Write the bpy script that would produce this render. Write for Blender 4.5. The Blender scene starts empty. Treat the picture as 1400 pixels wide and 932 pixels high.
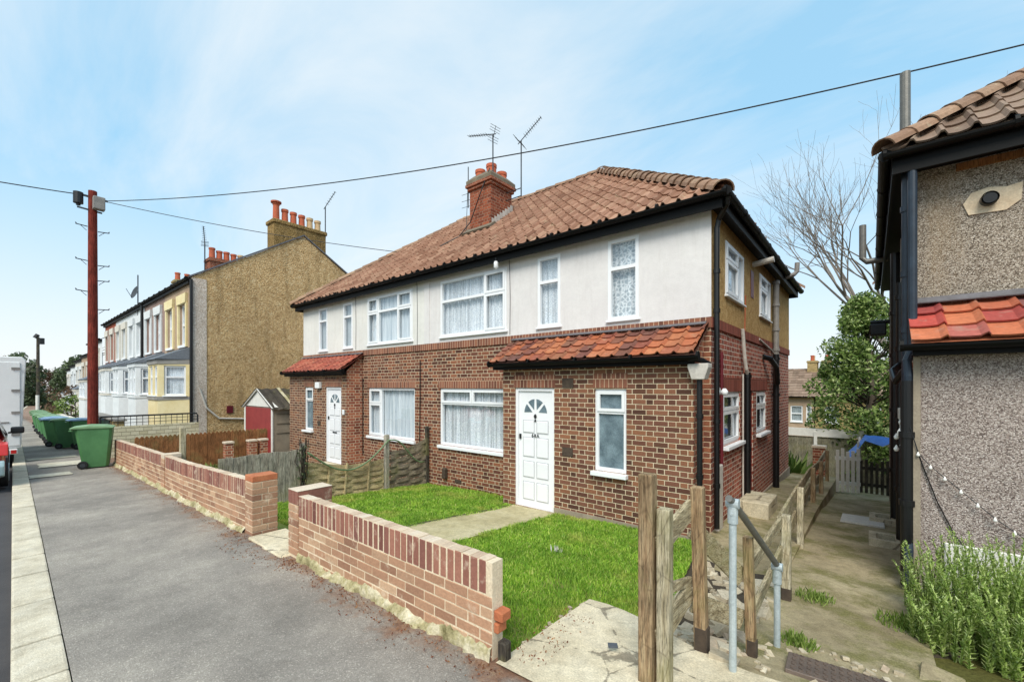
import bpy, bmesh, math, random
import numpy as np
from mathutils import Vector, Matrix, Euler
random.seed(7); RNG = np.random.default_rng(7)
sc = bpy.context.scene
COL = sc.collection
R = math.radians

# ------------------------------------------------------------------ camera
CAM = (0.0, 0.0, 1.70)
cd = bpy.data.cameras.new('camera'); cam = bpy.data.objects.new('camera', cd); COL.objects.link(cam)
cam.location = CAM; cam.rotation_euler = (R(90), 0, R(39.8))
cd.sensor_width = 36; cd.lens = 36*590/1400; cd.shift_y = (527-466)/1400
cd.clip_start = .05; cd.clip_end = 2000
sc.camera = cam
sc.view_settings.view_transform = 'Standard'; sc.view_settings.look = 'None'; sc.view_settings.exposure = 0

# ------------------------------------------------------------------ node helpers
def lin(h):
    h = h.lstrip('#'); o = []
    for i in (0, 2, 4):
        v = int(h[i:i+2], 16)/255
        o.append(v/12.92 if v <= .04045 else ((v+.055)/1.055)**2.4)
    return (o[0], o[1], o[2], 1)

class NT:
    def __init__(s, name):
        s.m = bpy.data.materials.new(name); s.m.use_nodes = True
        s.t = s.m.node_tree; s.t.nodes.clear()
        s.out = s.n('ShaderNodeOutputMaterial')
    def n(s, t, **k):
        x = s.t.nodes.new(t)
        for a, b in k.items(): setattr(x, a, b)
        return x
    def set(s, sock, v):
        if hasattr(v, 'is_linked'): s.t.links.new(v, sock)
        elif v is not None: sock.default_value = v
    def math(s, op, a, b=None, c=None, clamp=False):
        x = s.n('ShaderNodeMath', operation=op, use_clamp=clamp)
        s.set(x.inputs[0], a)
        if b is not None: s.set(x.inputs[1], b)
        if c is not None: s.set(x.inputs[2], c)
        return x.outputs[0]
    def mix(s, f, a, b, bt='MIX'):
        x = s.n('ShaderNodeMix', data_type='RGBA', blend_type=bt)
        s.set(x.inputs[0], f); s.set(x.inputs[6], a); s.set(x.inputs[7], b)
        return x.outputs[2]
    def coord(s, kind='Object', scale=None):
        x = s.n('ShaderNodeTexCoord').outputs[kind]
        if scale is not None:
            m = s.n('ShaderNodeMapping'); s.set(m.inputs[0], x); m.inputs['Scale'].default_value = scale if isinstance(scale, tuple) else (scale,)*3
            x = m.outputs[0]
        return x
    def noise(s, vec, sc=5., det=3., rough=.5, dist=0., color=False):
        x = s.n('ShaderNodeTexNoise'); s.set(x.inputs['Vector'], vec)
        x.inputs['Scale'].default_value = sc; x.inputs['Detail'].default_value = det
        x.inputs['Roughness'].default_value = rough; x.inputs['Distortion'].default_value = dist
        return x.outputs[1 if color else 0]
    def vor(s, vec, sc=5., feature='F1', out='Distance', rand=1.):
        x = s.n('ShaderNodeTexVoronoi', feature=feature); s.set(x.inputs['Vector'], vec)
        x.inputs['Scale'].default_value = sc; x.inputs['Randomness'].default_value = rand
        return x.outputs[out]
    def ramp(s, f, stops, interp='LINEAR'):
        x = s.n('ShaderNodeValToRGB'); s.set(x.inputs[0], f); e = x.color_ramp.elements
        x.color_ramp.interpolation = interp
        while len(e) > 1: e.remove(e[0])
        for i, (p, c) in enumerate(stops):
            if i == 0: e[0].position = p; el = e[0]
            else: el = e.new(p)
            el.color = lin(c) if isinstance(c, str) else (c if not isinstance(c, (int, float)) else (c, c, c, 1))
        return x.outputs[0]
    def maprange(s, v, a, b, c=0., d=1.):
        x = s.n('ShaderNodeMapRange'); s.set(x.inputs[0], v)
        for i, q in enumerate((a, b, c, d)): x.inputs[i+1].default_value = q
        return x.outputs[0]
    def island(s): return s.n('ShaderNodeNewGeometry').outputs['Random Per Island']
    def bump(s, h, dist=.01, st=1., normal=None):
        x = s.n('ShaderNodeBump'); s.set(x.inputs['Height'], h); x.inputs['Distance'].default_value = dist; x.inputs['Strength'].default_value = st
        if normal is not None: s.set(x.inputs['Normal'], normal)
        return x.outputs[0]
    def pbr(s, col, rough=.7, bump=None, metal=0., spec=.5, coat=0.):
        p = s.n('ShaderNodeBsdfPrincipled'); s.set(p.inputs['Base Color'], col); s.set(p.inputs['Roughness'], rough)
        p.inputs['Metallic'].default_value = metal; p.inputs['Specular IOR Level'].default_value = spec
        p.inputs['Coat Weight'].default_value = coat
        if bump is not None: s.set(p.inputs['Normal'], bump)
        s.t.links.new(p.outputs[0], s.out.inputs[0]); return s.m

def dirty(name, c1, c2=None, rough=.6, sc=6., fine=60., bumpd=.002, metal=0., amount=1., spec=.5, coat=0., stretch=(1, 1, 1)):
    """two-tone noise paint with fine grain bump"""
    g = NT(name); c2 = c2 or c1
    v = g.coord('Object', stretch)
    n = g.noise(v, sc, 5, .6); f = g.noise(v, fine, 3, .6)
    col = g.ramp(g.maprange(n, .3, .7), [(0, c1), (1, c2)])
    col = g.mix(.35*amount, col, g.ramp(f, [(.25, .25), (.75, 1.)]), 'MULTIPLY')
    return g.pbr(col, rough, g.bump(f, bumpd) if bumpd else None, metal, spec, coat)

def brick_mat(name, cols, mortar, bw=.225, bh=.075, mw=.011, flemish=True, grime=.18, spall=None, mr=None):
    g = NT(name)
    uv = g.coord('UV'); oc = g.coord('Object')
    w = g.noise(uv, 9., 2, .5, color=True)
    vm = g.n('ShaderNodeVectorMath', operation='MULTIPLY_ADD'); g.set(vm.inputs[0], w); vm.inputs[1].default_value = (.006,)*3; g.set(vm.inputs[2], uv)
    sp = g.n('ShaderNodeSeparateXYZ'); g.set(sp.inputs[0], vm.outputs[0])
    u, v = sp.outputs[0], sp.outputs[1]
    row = g.math('FLOOR', g.math('DIVIDE', v, bh)); vr = g.math('SUBTRACT', v, g.math('MULTIPLY', row, bh))
    P = bw*1.5 if flemish else bw
    u2 = g.math('ADD', u, g.math('MULTIPLY', row, P*.5 if flemish else P*.5))
    k = g.math('FLOOR', g.math('DIVIDE', u2, P)); c = g.math('SUBTRACT', u2, g.math('MULTIPLY', k, P))
    if flemish:
        isH = g.math('GREATER_THAN', c, bw); c = g.math('SUBTRACT', c, g.math('MULTIPLY', isH, bw))
        idx = g.math('ADD', g.math('MULTIPLY', k, 2.), isH)
    else: idx = k
    e = g.math('MINIMUM', vr, c)
    mask = g.maprange(e, mw-.004, mw+.002)          # 0 mortar 1 brick
    cb = g.n('ShaderNodeCombineXYZ'); g.set(cb.inputs[0], idx); g.set(cb.inputs[1], row)
    wn = g.n('ShaderNodeTexWhiteNoise', noise_dimensions='2D'); g.set(wn.inputs['Vector'], cb.outputs[0])
    n = len(cols)
    bc = g.ramp(wn.outputs[0], [(i/(n-1) if n > 1 else 0, q) for i, q in enumerate(cols)])
    fine = g.noise(uv, 70., 4, .65)
    bc = g.mix(.55, bc, g.ramp(fine, [(.25, .35), (.7, 1.25)]), 'MULTIPLY')
    mo = g.ramp(g.noise(uv, 3., 4, .6), [(.3, mortar), (.7, mr or mortar)])
    col = g.mix(mask, mo, bc)
    big = g.noise(uv, .9, 5, .6)
    col = g.mix(grime, col, g.ramp(big, [(.3, .35), (.65, 1.)]), 'MULTIPLY')
    if spall:                                        # pale bloom in patches
        col = g.mix(g.math('MULTIPLY', g.maprange(g.noise(uv, 2.2, 5, .65), .52, .72), .55), col, lin(spall))
    h = g.math('ADD', mask, g.math('MULTIPLY', fine, .35))
    return g.pbr(col, .85, g.bump(h, .008, .9), spec=.25)

def island_mat(name, cols, rough=.8, fine=40., gr=.5, lichen=None, bumpd=.004, interp='LINEAR', big=1.2, spec=.35):
    g = NT(name); n = len(cols)
    oc = g.coord('Object')
    c = g.ramp(g.island(), [(i/max(1, n-1) if interp == 'LINEAR' else i/n, q) for i, q in enumerate(cols)], interp)
    f = g.noise(oc, fine, 4, .65); b = g.noise(oc, big, 5, .65)
    c = g.mix(gr, c, g.ramp(f, [(.25, .35), (.7, 1.2)]), 'MULTIPLY')
    c = g.mix(.35, c, g.ramp(b, [(.3, .5), (.62, 1.)]), 'MULTIPLY')
    if lichen: c = g.mix(g.math('MULTIPLY', g.maprange(g.noise(oc, 7., 6, .7), .57, .72), .7), c, lin(lichen))
    return g.pbr(c, rough, g.bump(f, bumpd), spec=spec)

def pebble_mat(name, stops, sc=90., bumpd=.01, stain=None, swirl=0., big=.35):
    g = NT(name); oc = g.coord('Object')
    v = g.vor(oc, sc, out='Color'); d = g.vor(oc, sc, out='Distance')
    s = g.n('ShaderNodeSeparateColor'); g.set(s.inputs[0], v)
    val = s.outputs[0]
    if swirl:
        val = g.math('ADD', g.math('MULTIPLY', val, .35), g.math('MULTIPLY', g.maprange(g.noise(oc, swirl, 4, .7, 1.2), .3, .7), .65))
    c = g.ramp(val, stops)
    c = g.mix(.6, c, g.ramp(d, [(.0, 1.), (.8, .45)]), 'MULTIPLY')
    c = g.mix(big, c, g.ramp(g.noise(oc, .7, 5, .6), [(.32, .45), (.62, 1.)]), 'MULTIPLY')
    if stain:
        st = g.n('ShaderNodeMapping'); g.set(st.inputs[0], oc); st.inputs['Scale'].default_value = (2.5, 2.5, .35)
        c = g.mix(g.math('MULTIPLY', g.maprange(g.noise(st.outputs[0], 1.2, 5, .65), .5, .75), .6), c, lin(stain))
    return g.pbr(c, .95, g.bump(g.math('SUBTRACT', 1., d), bumpd, 1.), spec=.15)

M = {}
M['brick_porch'] = brick_mat('brown_red_brick', ['#553a2f', '#70493b', '#815745', '#946449', '#614235'], '#d0b797', mr='#ead8bb', mw=.0125, bw=.212)
M['brick_main'] = brick_mat('red_brown_brick', ['#55362c', '#714638', '#835340', '#966046', '#603d31'], '#d0b797', mr='#ead8bb', mw=.0125, bw=.212)
M['brick_side'] = brick_mat('orange_red_brick', ['#7f4536', '#a05c48', '#b06a51', '#bf785a', '#8c5040'], '#d0b797', mr='#ead8bb', mw=.0125, bw=.212)
M['brick_flank'] = brick_mat('flank_brick', ['#733c30', '#975141', '#a85b48', '#b56752', '#824639'], '#d9c4b0', mr='#ecdccb', mw=.013, bw=.212)
M['soldier'] = brick_mat('soldier_brick', ['#6f483b', '#8d5c49', '#9b664f', '#7a4e41'], '#d3b194', bw=.075, bh=.6, mw=.012, flemish=False)
M['soldier_red'] = brick_mat('red_soldier_brick', ['#6f372c', '#8c4a3b', '#985446', '#7a4235'], '#90604f', bw=.075, bh=.6, mw=.010, flemish=False)
M['chimney_brick'] = brick_mat('chimney_brick', ['#6e3a2a', '#8f4b33', '#a55a3e', '#7e4430'], '#b5937c')
M['terrace_brick'] = brick_mat('terrace_brick', ['#7a4c3d', '#95604c', '#8a5a4a'], '#a8907c', flemish=False)
M['yellow_brick'] = brick_mat('yellow_stock_brick', ['#a08a5c', '#b59c69', '#8f794e'], '#c4b590', flemish=False)
M['block_wall'] = brick_mat('cream_block', ['#d8cfae', '#e6ddbf', '#c9be9a'], '#9d917a', bw=.2, bh=.11, flemish=False)
M['wall_brick'] = island_mat('garden_wall_brick', ['#936c56', '#ad8468', '#bd9274', '#9c745c', '#cba888', '#a87d62'], fine=55., lichen='#d9c9b0', gr=.35, bumpd=.004)
M['soldier_wall'] = island_mat('garden_wall_soldier', ['#75483f', '#8d5c4f', '#a87461', '#80524a', '#986757'], fine=55., lichen='#d0bba4', gr=.35, bumpd=.004)
M['orange_brick'] = dirty('orange_brick', '#b0623f', '#c97f55', .85, 8, 60, .004)
def mortar_mat():
    g = NT('wall_mortar'); oc = g.coord('Object')
    f = g.noise(oc, 60., 5, .7); b = g.noise(oc, 6., 5, .7)
    c = g.ramp(b, [(.3, '#d6c0a2'), (.7, '#f0e0c4')]); c = g.mix(.4, c, g.ramp(f, [(.3, .4), (.7, 1.1)]), 'MULTIPLY')
    return g.pbr(c, .95, g.bump(f, .006), spec=.1)
M['mortar'] = mortar_mat()
def moss_footing():
    g = NT('mossy_footing'); oc = g.coord('Object')
    f = g.noise(oc, 45., 5, .7); b = g.noise(oc, 5., 5, .7)
    c = g.ramp(b, [(.32, '#7a734f'), (.46, '#b5ab82'), (.56, '#cfc5a4'), (.7, '#e9e0c6')]); c = g.mix(.6, c, g.ramp(f, [(.3, .3), (.7, 1.1)]), 'MULTIPLY')
    return g.pbr(c, .95, g.bump(f, .012), spec=.1)
M['footing'] = moss_footing()
M['coping'] = island_mat('wall_top', ['#cdb49c', '#dcc8ae', '#c0a58d', '#e6d8c2'], fine=50., gr=.35)
def render_mat(name, a, b, st):
    g = NT(name); oc = g.coord('Object')
    n = g.noise(oc, .9, 6, .65); f = g.noise(oc, 90., 4, .7); v = g.noise(g.coord('Object', (5, 5, .45)), 1.6, 6, .7); m = g.noise(oc, 9., 5, .7)
    c = g.ramp(n, [(.35, a), (.65, b)])
    c = g.mix(g.math('MULTIPLY', g.maprange(v, .5, .78), .38), c, lin(st))
    c = g.mix(.10, c, g.ramp(m, [(.35, .5), (.62, 1.)]), 'MULTIPLY'); c = g.mix(.12, c, g.ramp(f, [(.3, .4), (.7, 1.)]), 'MULTIPLY')
    return g.pbr(c, .9, g.bump(g.math('ADD', f, m), .004, .8), spec=.2)
M['render_white'] = render_mat('white_render', '#d9d5d4', '#e2dfdd', '#bfb9b4')
M['render_warm'] = render_mat('warm_white_render', '#dad9d4', '#e4e2dc', '#c2bdb0')
M['pebble_brown'] = pebble_mat('brown_pebbledash', [(0, '#9a7646'), (.35, '#c49c64'), (.7, '#deb87c'), (1, '#f6daa6')], 60., .012, swirl=9., big=.2)
M['pebble_gable'] = pebble_mat('ochre_roughcast', [(.05, '#a98a60'), (.35, '#d2ac7a'), (.6, '#e8c490'), (.95, '#fbe4ba')], 22., .02, stain='#6e5a3c', swirl=8., big=.35)
M['pebble_stack'] = pebble_mat('stained_roughcast', [(.05, '#6b5636'), (.35, '#94784a'), (.6, '#ab8d5c'), (.95, '#cbac7c')], 22., .02, stain='#4a3f2e', swirl=8., big=.6)
M['pebble_grey'] = pebble_mat('grey_pebbledash', [(0, '#655a4e'), (.3, '#9b8d7c'), (.65, '#c4b6a4'), (1, '#f0e4d4')], 115., .010, stain='#b39b7a', big=.3)
M['pebble_pink'] = pebble_mat('pinkish_pebbledash', [(0, '#6d5f59'), (.3, '#a6968e'), (.65, '#c9bab0'), (1, '#f2e6de')], 115., .010, big=.3)
M['pebble_pale'] = pebble_mat('pale_roughcast_edge', [(0, '#cfbcaa'), (.5, '#ead8c6'), (1, '#f6eade')], 30., .01)
M['tile_main'] = island_mat('brown_pantiles', ['#87604c', '#97705a', '#a47c66', '#8f6853', '#b08a72', '#9b735e'], fine=18., gr=.25, lichen='#b5a184', bumpd=.003, spec=.2)
M['tile_porch'] = island_mat('orange_pantiles', ['#a9603f', '#b66c4a', '#834b3d', '#9c5b47', '#c47e56', '#54423f', '#ad6848', '#734a42', '#b8744f', '#925a48', '#664842'], rough=.72, fine=22., gr=.5, bumpd=.004, spec=.3, lichen='#a08a70')
M['tile_red'] = island_mat('red_pantiles', ['#a35240', '#b2604c', '#8f4a3e', '#ba6e56', '#9a5243'], rough=.75, fine=22., gr=.45, bumpd=.004, lichen='#a58c74', spec=.45)
M['tile_scarlet'] = island_mat('scarlet_pantiles', ['#b84a40', '#c45a4c', '#a04844', '#c97650', '#7e5450', '#c46a5c'], rough=.6, fine=22., gr=.45, bumpd=.004, lichen='#a08878', spec=.5)
M['tile_grey'] = island_mat('old_brown_tiles', ['#75604f', '#87705f', '#967f6d', '#796353'], fine=20., gr=.4, bumpd=.004, lichen='#a39a80')
M['slate'] = island_mat('blue_grey_slates', ['#5c626b', '#6c737c', '#50565e', '#7b828a'], fine=20., rough=.55)
M['far_roof'] = dirty('far_roof', '#6d655c', '#8a8070', .9, 3, 30, .01)
M['ridge'] = island_mat('ridge_tiles', ['#8a6b56', '#9c7b63', '#a98a70', '#7f6250'], fine=30., lichen='#b3a88c')
M['black'] = dirty('black_gloss_paint', '#060606', '#0d0d0d', .55, 4, 60, .0006, spec=.18)
M['black_pipe'] = dirty('black_cast_iron_pipe', '#08080a', '#121315', .42, 5, 60, .001)
M['blue_pipe'] = dirty('dark_blue_pipe', '#1d2733', '#2b3948', .4, 5, 60, .001)
M['grey_pipe'] = dirty('weathered_grey_pipe', '#7a7774', '#98938c', .6, 5, 40, .001)
M['white_pipe'] = dirty('dirty_white_pipe', '#b9b2a8', '#d8d2c8', .55, 9, 40, .001)
M['upvc'] = dirty('white_plastic', '#e4e6e8', '#eceef0', .35, 2, 80, 0, amount=.12)
M['door_white'] = dirty('white_door_paint', '#e6e7ea', '#edeef0', .38, 2, 80, 0, amount=.1)
M['groove'] = dirty('groove_shade_white', '#b4b6ba', '#c0c2c6', .6, 2, 80, 0, amount=.2)  # greyer white paints the shade in the grooves round the door panels
M['maroon'] = dirty('maroon_paint', '#5d1722', '#711d29', .45, 3, 60, .001)
M['red_door'] = dirty('faded_red_paint', '#8a2f31', '#a03d3c', .6, 3, 40, .001)
M['lead'] = dirty('lead_flashing', '#5c5a5c', '#77757a', .6, 6, 40, .003)
M['cement'] = dirty('cement_flaunching', '#6b6152', '#857a66', .9, 6, 40, .006)
M['plinth'] = dirty('plinth_render', '#8e8272', '#a79a86', .95, 5, 50, .004)
M['terracotta'] = island_mat('terracotta_pots', ['#b5593c', '#c76a4a', '#a84f38'], fine=30.)
M['buff_pot'] = dirty('buff_pot', '#c8a67a', '#d9bb92', .85, 8, 40, .003)
M['galv'] = dirty('galvanised_steel', '#a9b6ba', '#c6d0d2', .45, 12, 70, .0006, metal=.15)
M['steel_dark'] = dirty('dull_steel', '#6d6c68', '#827f78', .5, 12, 70, .001, metal=.4)
M['dark_metal'] = dirty('dark_aerial_metal', '#3c4044', '#54585c', .5, 12, 70, 0, metal=.5)
def wood_mat(name, stops, horiz=False, wet=True, sc=1., moss=.45):
    g = NT(name); oc = g.coord('Object', (2.2*sc, 26*sc, 26*sc) if horiz == 'x' else ((26*sc, 2.2*sc, 26*sc) if horiz else (26*sc, 26*sc, 2.2*sc)))
    n = g.noise(oc, 1.4, 6, .65, .6); f = g.noise(oc, 5., 4, .7); b = g.noise(g.coord('Object'), 3.2, 4, .6)
    c = g.ramp(n, [(.25+.5*i/(len(stops)-1), q) for i, q in enumerate(stops)])
    c = g.mix(.7, c, g.ramp(f, [(.36, .18), (.55, 1.1)]), 'MULTIPLY')
    c = g.mix(.6, c, g.ramp(b, [(.36, .42), (.6, 1.08)]), 'MULTIPLY')
    c = g.mix(g.math('MULTIPLY', g.maprange(g.noise(g.coord('Object'), 2.1, 5, .65), .52, .66), moss), c, lin('#7d7a4c'))
    kn = g.vor(g.coord('Object', (9, 9, 3.2)), 1., 'DISTANCE_TO_EDGE'); c = g.mix(g.math('MULTIPLY', g.maprange(kn, .0, .03, 1., 0.), .35), c, lin('#3a2a1c'))
    return g.pbr(c, .88, g.bump(g.math('ADD', n, f), .006, .9), spec=.2)
M['post_brown'] = wood_mat('weathered_brown_post', ['#655039', '#957a5c', '#b29a78', '#c9b798'])
M['post_grey'] = wood_mat('weathered_grey_post', ['#82755c', '#b3a688', '#cbc0a4', '#dcd4bc'])
M['rail_wood'] = wood_mat('weathered_rail', ['#766850', '#a09172', '#baad8e', '#cec4a8'], True)
M['fence_wood'] = wood_mat('grey_fence_boards', ['#7c7568', '#a09888', '#b8b09f', '#c8c1b0'])
M['wattle'] = wood_mat('wattle_strips', ['#a58d64', '#c6ae82', '#d6c195', '#b39d74'], 'y')
M['wattle_dark'] = wood_mat('dark_wattle_strips', ['#665a4a', '#86796a', '#9c8f7a', '#706456'], 'y')
M['tarred'] = dirty('tarred_foot', '#3a2f26', '#55473a', .8, 12, 50, .003)
M['pole_red'] = wood_mat('red_brown_pole', ['#5e251d', '#773026', '#863a2e', '#934638'], sc=.5, moss=0.)
M['brown_panel'] = wood_mat('orange_brown_panel', ['#7c4f30', '#96643f', '#a8754c', '#8a5936'])
M['concrete'] = None
def concrete(name, stops, moss=None, sc=1.2, crack=True):
    g = NT(name); oc = g.coord('Object')
    b = g.noise(oc, sc, 6, .65); f = g.noise(oc, 90., 4, .7); m = g.noise(oc, 12., 5, .65)
    c = g.ramp(b, [(.3+.4*i/(len(stops)-1), q) for i, q in enumerate(stops)])
    c = g.mix(.5, c, g.ramp(m, [(.3, .5), (.62, 1.08)]), 'MULTIPLY')
    c = g.mix(.5, c, g.ramp(f, [(.3, .3), (.66, 1.15)]), 'MULTIPLY')
    if moss: c = g.mix(g.math('MULTIPLY', g.maprange(g.noise(oc, 2.3, 6, .7), .47, .62), .75), c, g.ramp(f, [(.3, '#3f4419'), (.7, moss)]))
    h = g.math('ADD', g.math('MULTIPLY', f, .5), m)
    if crack:
        cr = g.vor(g.coord('Object', (1.1, 1.1, 1.1)), 1.3, 'DISTANCE_TO_EDGE')
        wob = g.noise(oc, 6., 5, .7)
        ck = g.maprange(g.math('ADD', cr, g.math('MULTIPLY', g.math('SUBTRACT', wob, .5), .12)), .0, .012)
        c = g.mix(g.math('MULTIPLY', g.math('SUBTRACT', 1., ck), .6), c, lin('#4c443a')); h = g.math('ADD', h, g.math('MULTIPLY', ck, .6))
    return g.pbr(c, .93, g.bump(h, .007), spec=.2)
M['concrete'] = concrete('rough_concrete', ['#b3a68a', '#cdc2a6', '#dcd2b8'])
M['path'] = concrete('path_concrete', ['#ab9f78', '#c2b790', '#d2c8a6'], crack=False)
M['alley'] = concrete('mossy_concrete', ['#8f8266', '#a89b7c', '#bcb090'], moss='#84804a', crack=False)
M['apron'] = concrete('pale_rubbly_concrete', ['#c4b598', '#dccfb2', '#e8ddc4'])
M['stone'] = island_mat('rubble_stone', ['#b3a58c', '#c6b99f', '#9c8e76', '#d3c8b0', '#a8937c'], fine=40., bumpd=.008)
def asphalt():
    g = NT('asphalt_pavement'); oc = g.coord('Object')
    sp = g.vor(oc, 140., out='Color'); s = g.n('ShaderNodeSeparateColor'); g.set(s.inputs[0], sp)
    f = g.noise(oc, 130., 3, .7); b = g.noise(oc, .7, 6, .65); m = g.noise(oc, 4., 6, .75)
    c = g.ramp(b, [(.3, '#8b857d'), (.5, '#a79f95'), (.7, '#c0b7aa')])
    c = g.mix(.55, c, g.ramp(s.outputs[0], [(.0, .55), (.6, .9), (.9, 1.05), (1., 1.9)]), 'MULTIPLY')
    c = g.mix(.45, c, g.ramp(m, [(.3, .55), (.65, 1.15)]), 'MULTIPLY')
    c = g.mix(.4, c, g.ramp(f, [(.3, .45), (.7, 1.2)]), 'MULTIPLY')
    ck = g.vor(g.coord('Object', (.55, .8, 1)), 1., 'DISTANCE_TO_EDGE'); ck = g.math('ADD', ck, g.math('MULTIPLY', g.math('SUBTRACT', g.noise(oc, 3.5, 6, .7), .5), .16))
    c = g.mix(g.math('MULTIPLY', g.maprange(ck, .0, .008, 1., 0.), .0), c, lin('#3c3835'))
    c = g.mix(g.math('MULTIPLY', g.maprange(g.noise(oc, 1.3, 7, .75), .62, .70), .35), c, lin('#bdb4a6'))
    xyz = g.n('ShaderNodeSeparateXYZ'); g.set(xyz.inputs[0], oc)
    edge = g.math('ADD', g.maprange(xyz.outputs[1], 1.45, 2.02), g.math('MULTIPLY', g.math('SUBTRACT', g.noise(oc, 3.2, 6, .7), .5), 2.4))
    dirt = g.ramp(g.noise(oc, 22., 5, .75), [(.3, '#5a4031'), (.5, '#8a6249'), (.7, '#a98a6c')])
    c = g.mix(g.math('MULTIPLY', g.maprange(edge, .55, 1.05), .85), c, dirt)
    return g.pbr(c, .8, g.bump(g.math('ADD', f, s.outputs[0]), .008), spec=.3)
M['asphalt'] = asphalt()
M['road'] = dirty('road_asphalt', '#3b3a3d', '#4a484a', .85, 2, 120, .004)
def kerb_mat():
    g = NT('pale_kerb_stone'); oc = g.coord('Object')
    f = g.noise(oc, 110., 4, .7); m = g.noise(oc, 6., 6, .7)
    c = g.ramp(m, [(.3, '#c9bda4'), (.5, '#e2d7bf'), (.7, '#ece3ce')]); c = g.mix(.6, c, g.ramp(f, [(.3, .35), (.66, 1.12)]), 'MULTIPLY'); c = g.mix(.45, c, g.ramp(g.noise(oc, 1.9, 6, .7), [(.35, .45), (.58, 1.)]), 'MULTIPLY')
    c = g.mix(.3, c, g.ramp(g.island(), [(0, .6), (1, 1.)]), 'MULTIPLY')
    return g.pbr(c, .85, g.bump(g.math('ADD', f, m), .005), spec=.3)
M['kerb'] = kerb_mat()
M['patch'] = concrete('pale_patch', ['#c2b9a2', '#d6cfba', '#ddd6c4'], crack=False)
def ground_mat():
    g = NT('garden_earth'); oc = g.coord('Object')
    b = g.noise(oc, .8, 6, .65); f = g.noise(oc, 30., 5, .7)
    c = g.ramp(b, [(.32, '#4f4a2b'), (.5, '#6a6838'), (.68, '#72603f')]); c = g.mix(.6, c, g.ramp(f, [(.3, .35), (.7, 1.15)]), 'MULTIPLY')
    return g.pbr(c, .95, g.bump(f, .02), spec=.1)
M['ground'] = ground_mat()
M['soil'] = dirty('dark_soil', '#3a3228', '#54493a', .95, 5, 40, .02)
M['lawn_base'] = dirty('lawn_turf', '#7b7a3a', '#8a9a44', .95, 5, 60, .01)
def leaf_mat(name, cols, trans=.35, rough=.6):
    g = NT(name); n = len(cols)
    c = g.ramp(g.island(), [(i/(n-1), q) for i, q in enumerate(cols)])
    b = g.noise(g.coord('Object'), 1.6, 4, .6)
    c = g.mix(.35, c, g.ramp(b, [(.3, .45), (.65, 1.1)]), 'MULTIPLY')
    p = g.n('ShaderNodeBsdfPrincipled'); g.set(p.inputs['Base Color'], c); p.inputs['Roughness'].default_value = rough; p.inputs['Specular IOR Level'].default_value = .3
    t = g.n('ShaderNodeBsdfTranslucent'); g.set(t.inputs[0], c)
    m = g.n('ShaderNodeMixShader'); m.inputs[0].default_value = trans
    g.t.links.new(p.outputs[0], m.inputs[1]); g.t.links.new(t.outputs[0], m.inputs[2]); g.t.links.new(m.outputs[0], g.out.inputs[0])
    return g.m
def grass_mat():
    g = NT('grass_blades')
    c = g.ramp(g.island(), [(0, '#5a961e'), (.3, '#7db32e'), (.6, '#9cca40'), (.88, '#b6d85a'), (1, '#d2d68c')])
    b = g.noise(g.coord('Object'), 2.4, 5, .65)
    c = g.mix(.6, c, g.ramp(b, [(.32, (.38, .52, .32, 1)), (.6, (1.15, 1.08, 1.1, 1))]), 'MULTIPLY')
    b2 = g.noise(g.coord('Object'), 1.1, 5, .65)
    c = g.mix(g.math('MULTIPLY', g.maprange(b2, .50, .66), .75), c, lin('#c4c468'))
    b3 = g.noise(g.coord('Object'), 6.5, 4, .7); c = g.mix(.6, c, g.ramp(b3, [(.34, (.45, .6, .3, 1)), (.6, (1.2, 1.12, 1.05, 1))]), 'MULTIPLY')
    c = g.mix(.14, c, lin('#9a9462'))
    p = g.n('ShaderNodeBsdfPrincipled'); g.set(p.inputs['Base Color'], c); p.inputs['Roughness'].default_value = .6; p.inputs['Specular IOR Level'].default_value = .25
    t = g.n('ShaderNodeBsdfTranslucent'); g.set(t.inputs[0], c)
    m = g.n('ShaderNodeMixShader'); m.inputs[0].default_value = .35
    g.t.links.new(p.outputs[0], m.inputs[1]); g.t.links.new(t.outputs[0], m.inputs[2]); g.t.links.new(m.outputs[0], g.out.inputs[0])
    return g.m
M['grass'] = grass_mat()
M['leaf_green'] = leaf_mat('laurel_leaves', ['#34491e', '#4f692b', '#728c42', '#9bb062', '#c6d294'])
M['leaf_dark'] = leaf_mat('dark_leaves', ['#4c5a3e', '#5c6a4a', '#6c7a58', '#7d8a68'])
M['leaf_brown'] = leaf_mat('brown_twiggy_leaves', ['#5f4a38', '#735c48', '#836a55', '#6a5645'])
M['rosemary'] = leaf_mat('rosemary_needles', ['#789443', '#98b25a', '#b3c970', '#cbdb8e', '#dde7a8'])
M['weed'] = leaf_mat('weed_leaves', ['#56702a', '#738c3a', '#8ea550', '#a8b86a'])
M['litter'] = leaf_mat('dead_leaves', ['#5a3524', '#754430', '#8a5a3c', '#a0764f', '#6b4a38'], .1, .8)
M['bark'] = dirty('grey_bark', '#5b5148', '#7a6e62', .95, 6, 30, .01)
M['twig'] = dirty('bare_twigs', '#7d736a', '#968c84', .95, 6, 30, 0)
M['dark_stem'] = dirty('dark_stem', '#2c241c', '#43382c', .95, 6, 30, .003)
M['hose'] = dirty('green_hose', '#5f7752', '#7a9169', .5, 6, 40, 0)
M['bin_green'] = dirty('green_bin_plastic', '#47794a', '#578c58', .5, 3, 60, .001, amount=.7)
M['bin_lid'] = dirty('olive_bin_lid', '#6a9468', '#8aab80', .5, 3, 60, .001)
M['bin_blue'] = dirty('blue_bin_lid', '#6f93b8', '#8fb0cf', .5, 3, 60, .001)
M['rubber'] = dirty('black_rubber', '#101010', '#1c1c1c', .7, 6, 60, .001)
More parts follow.
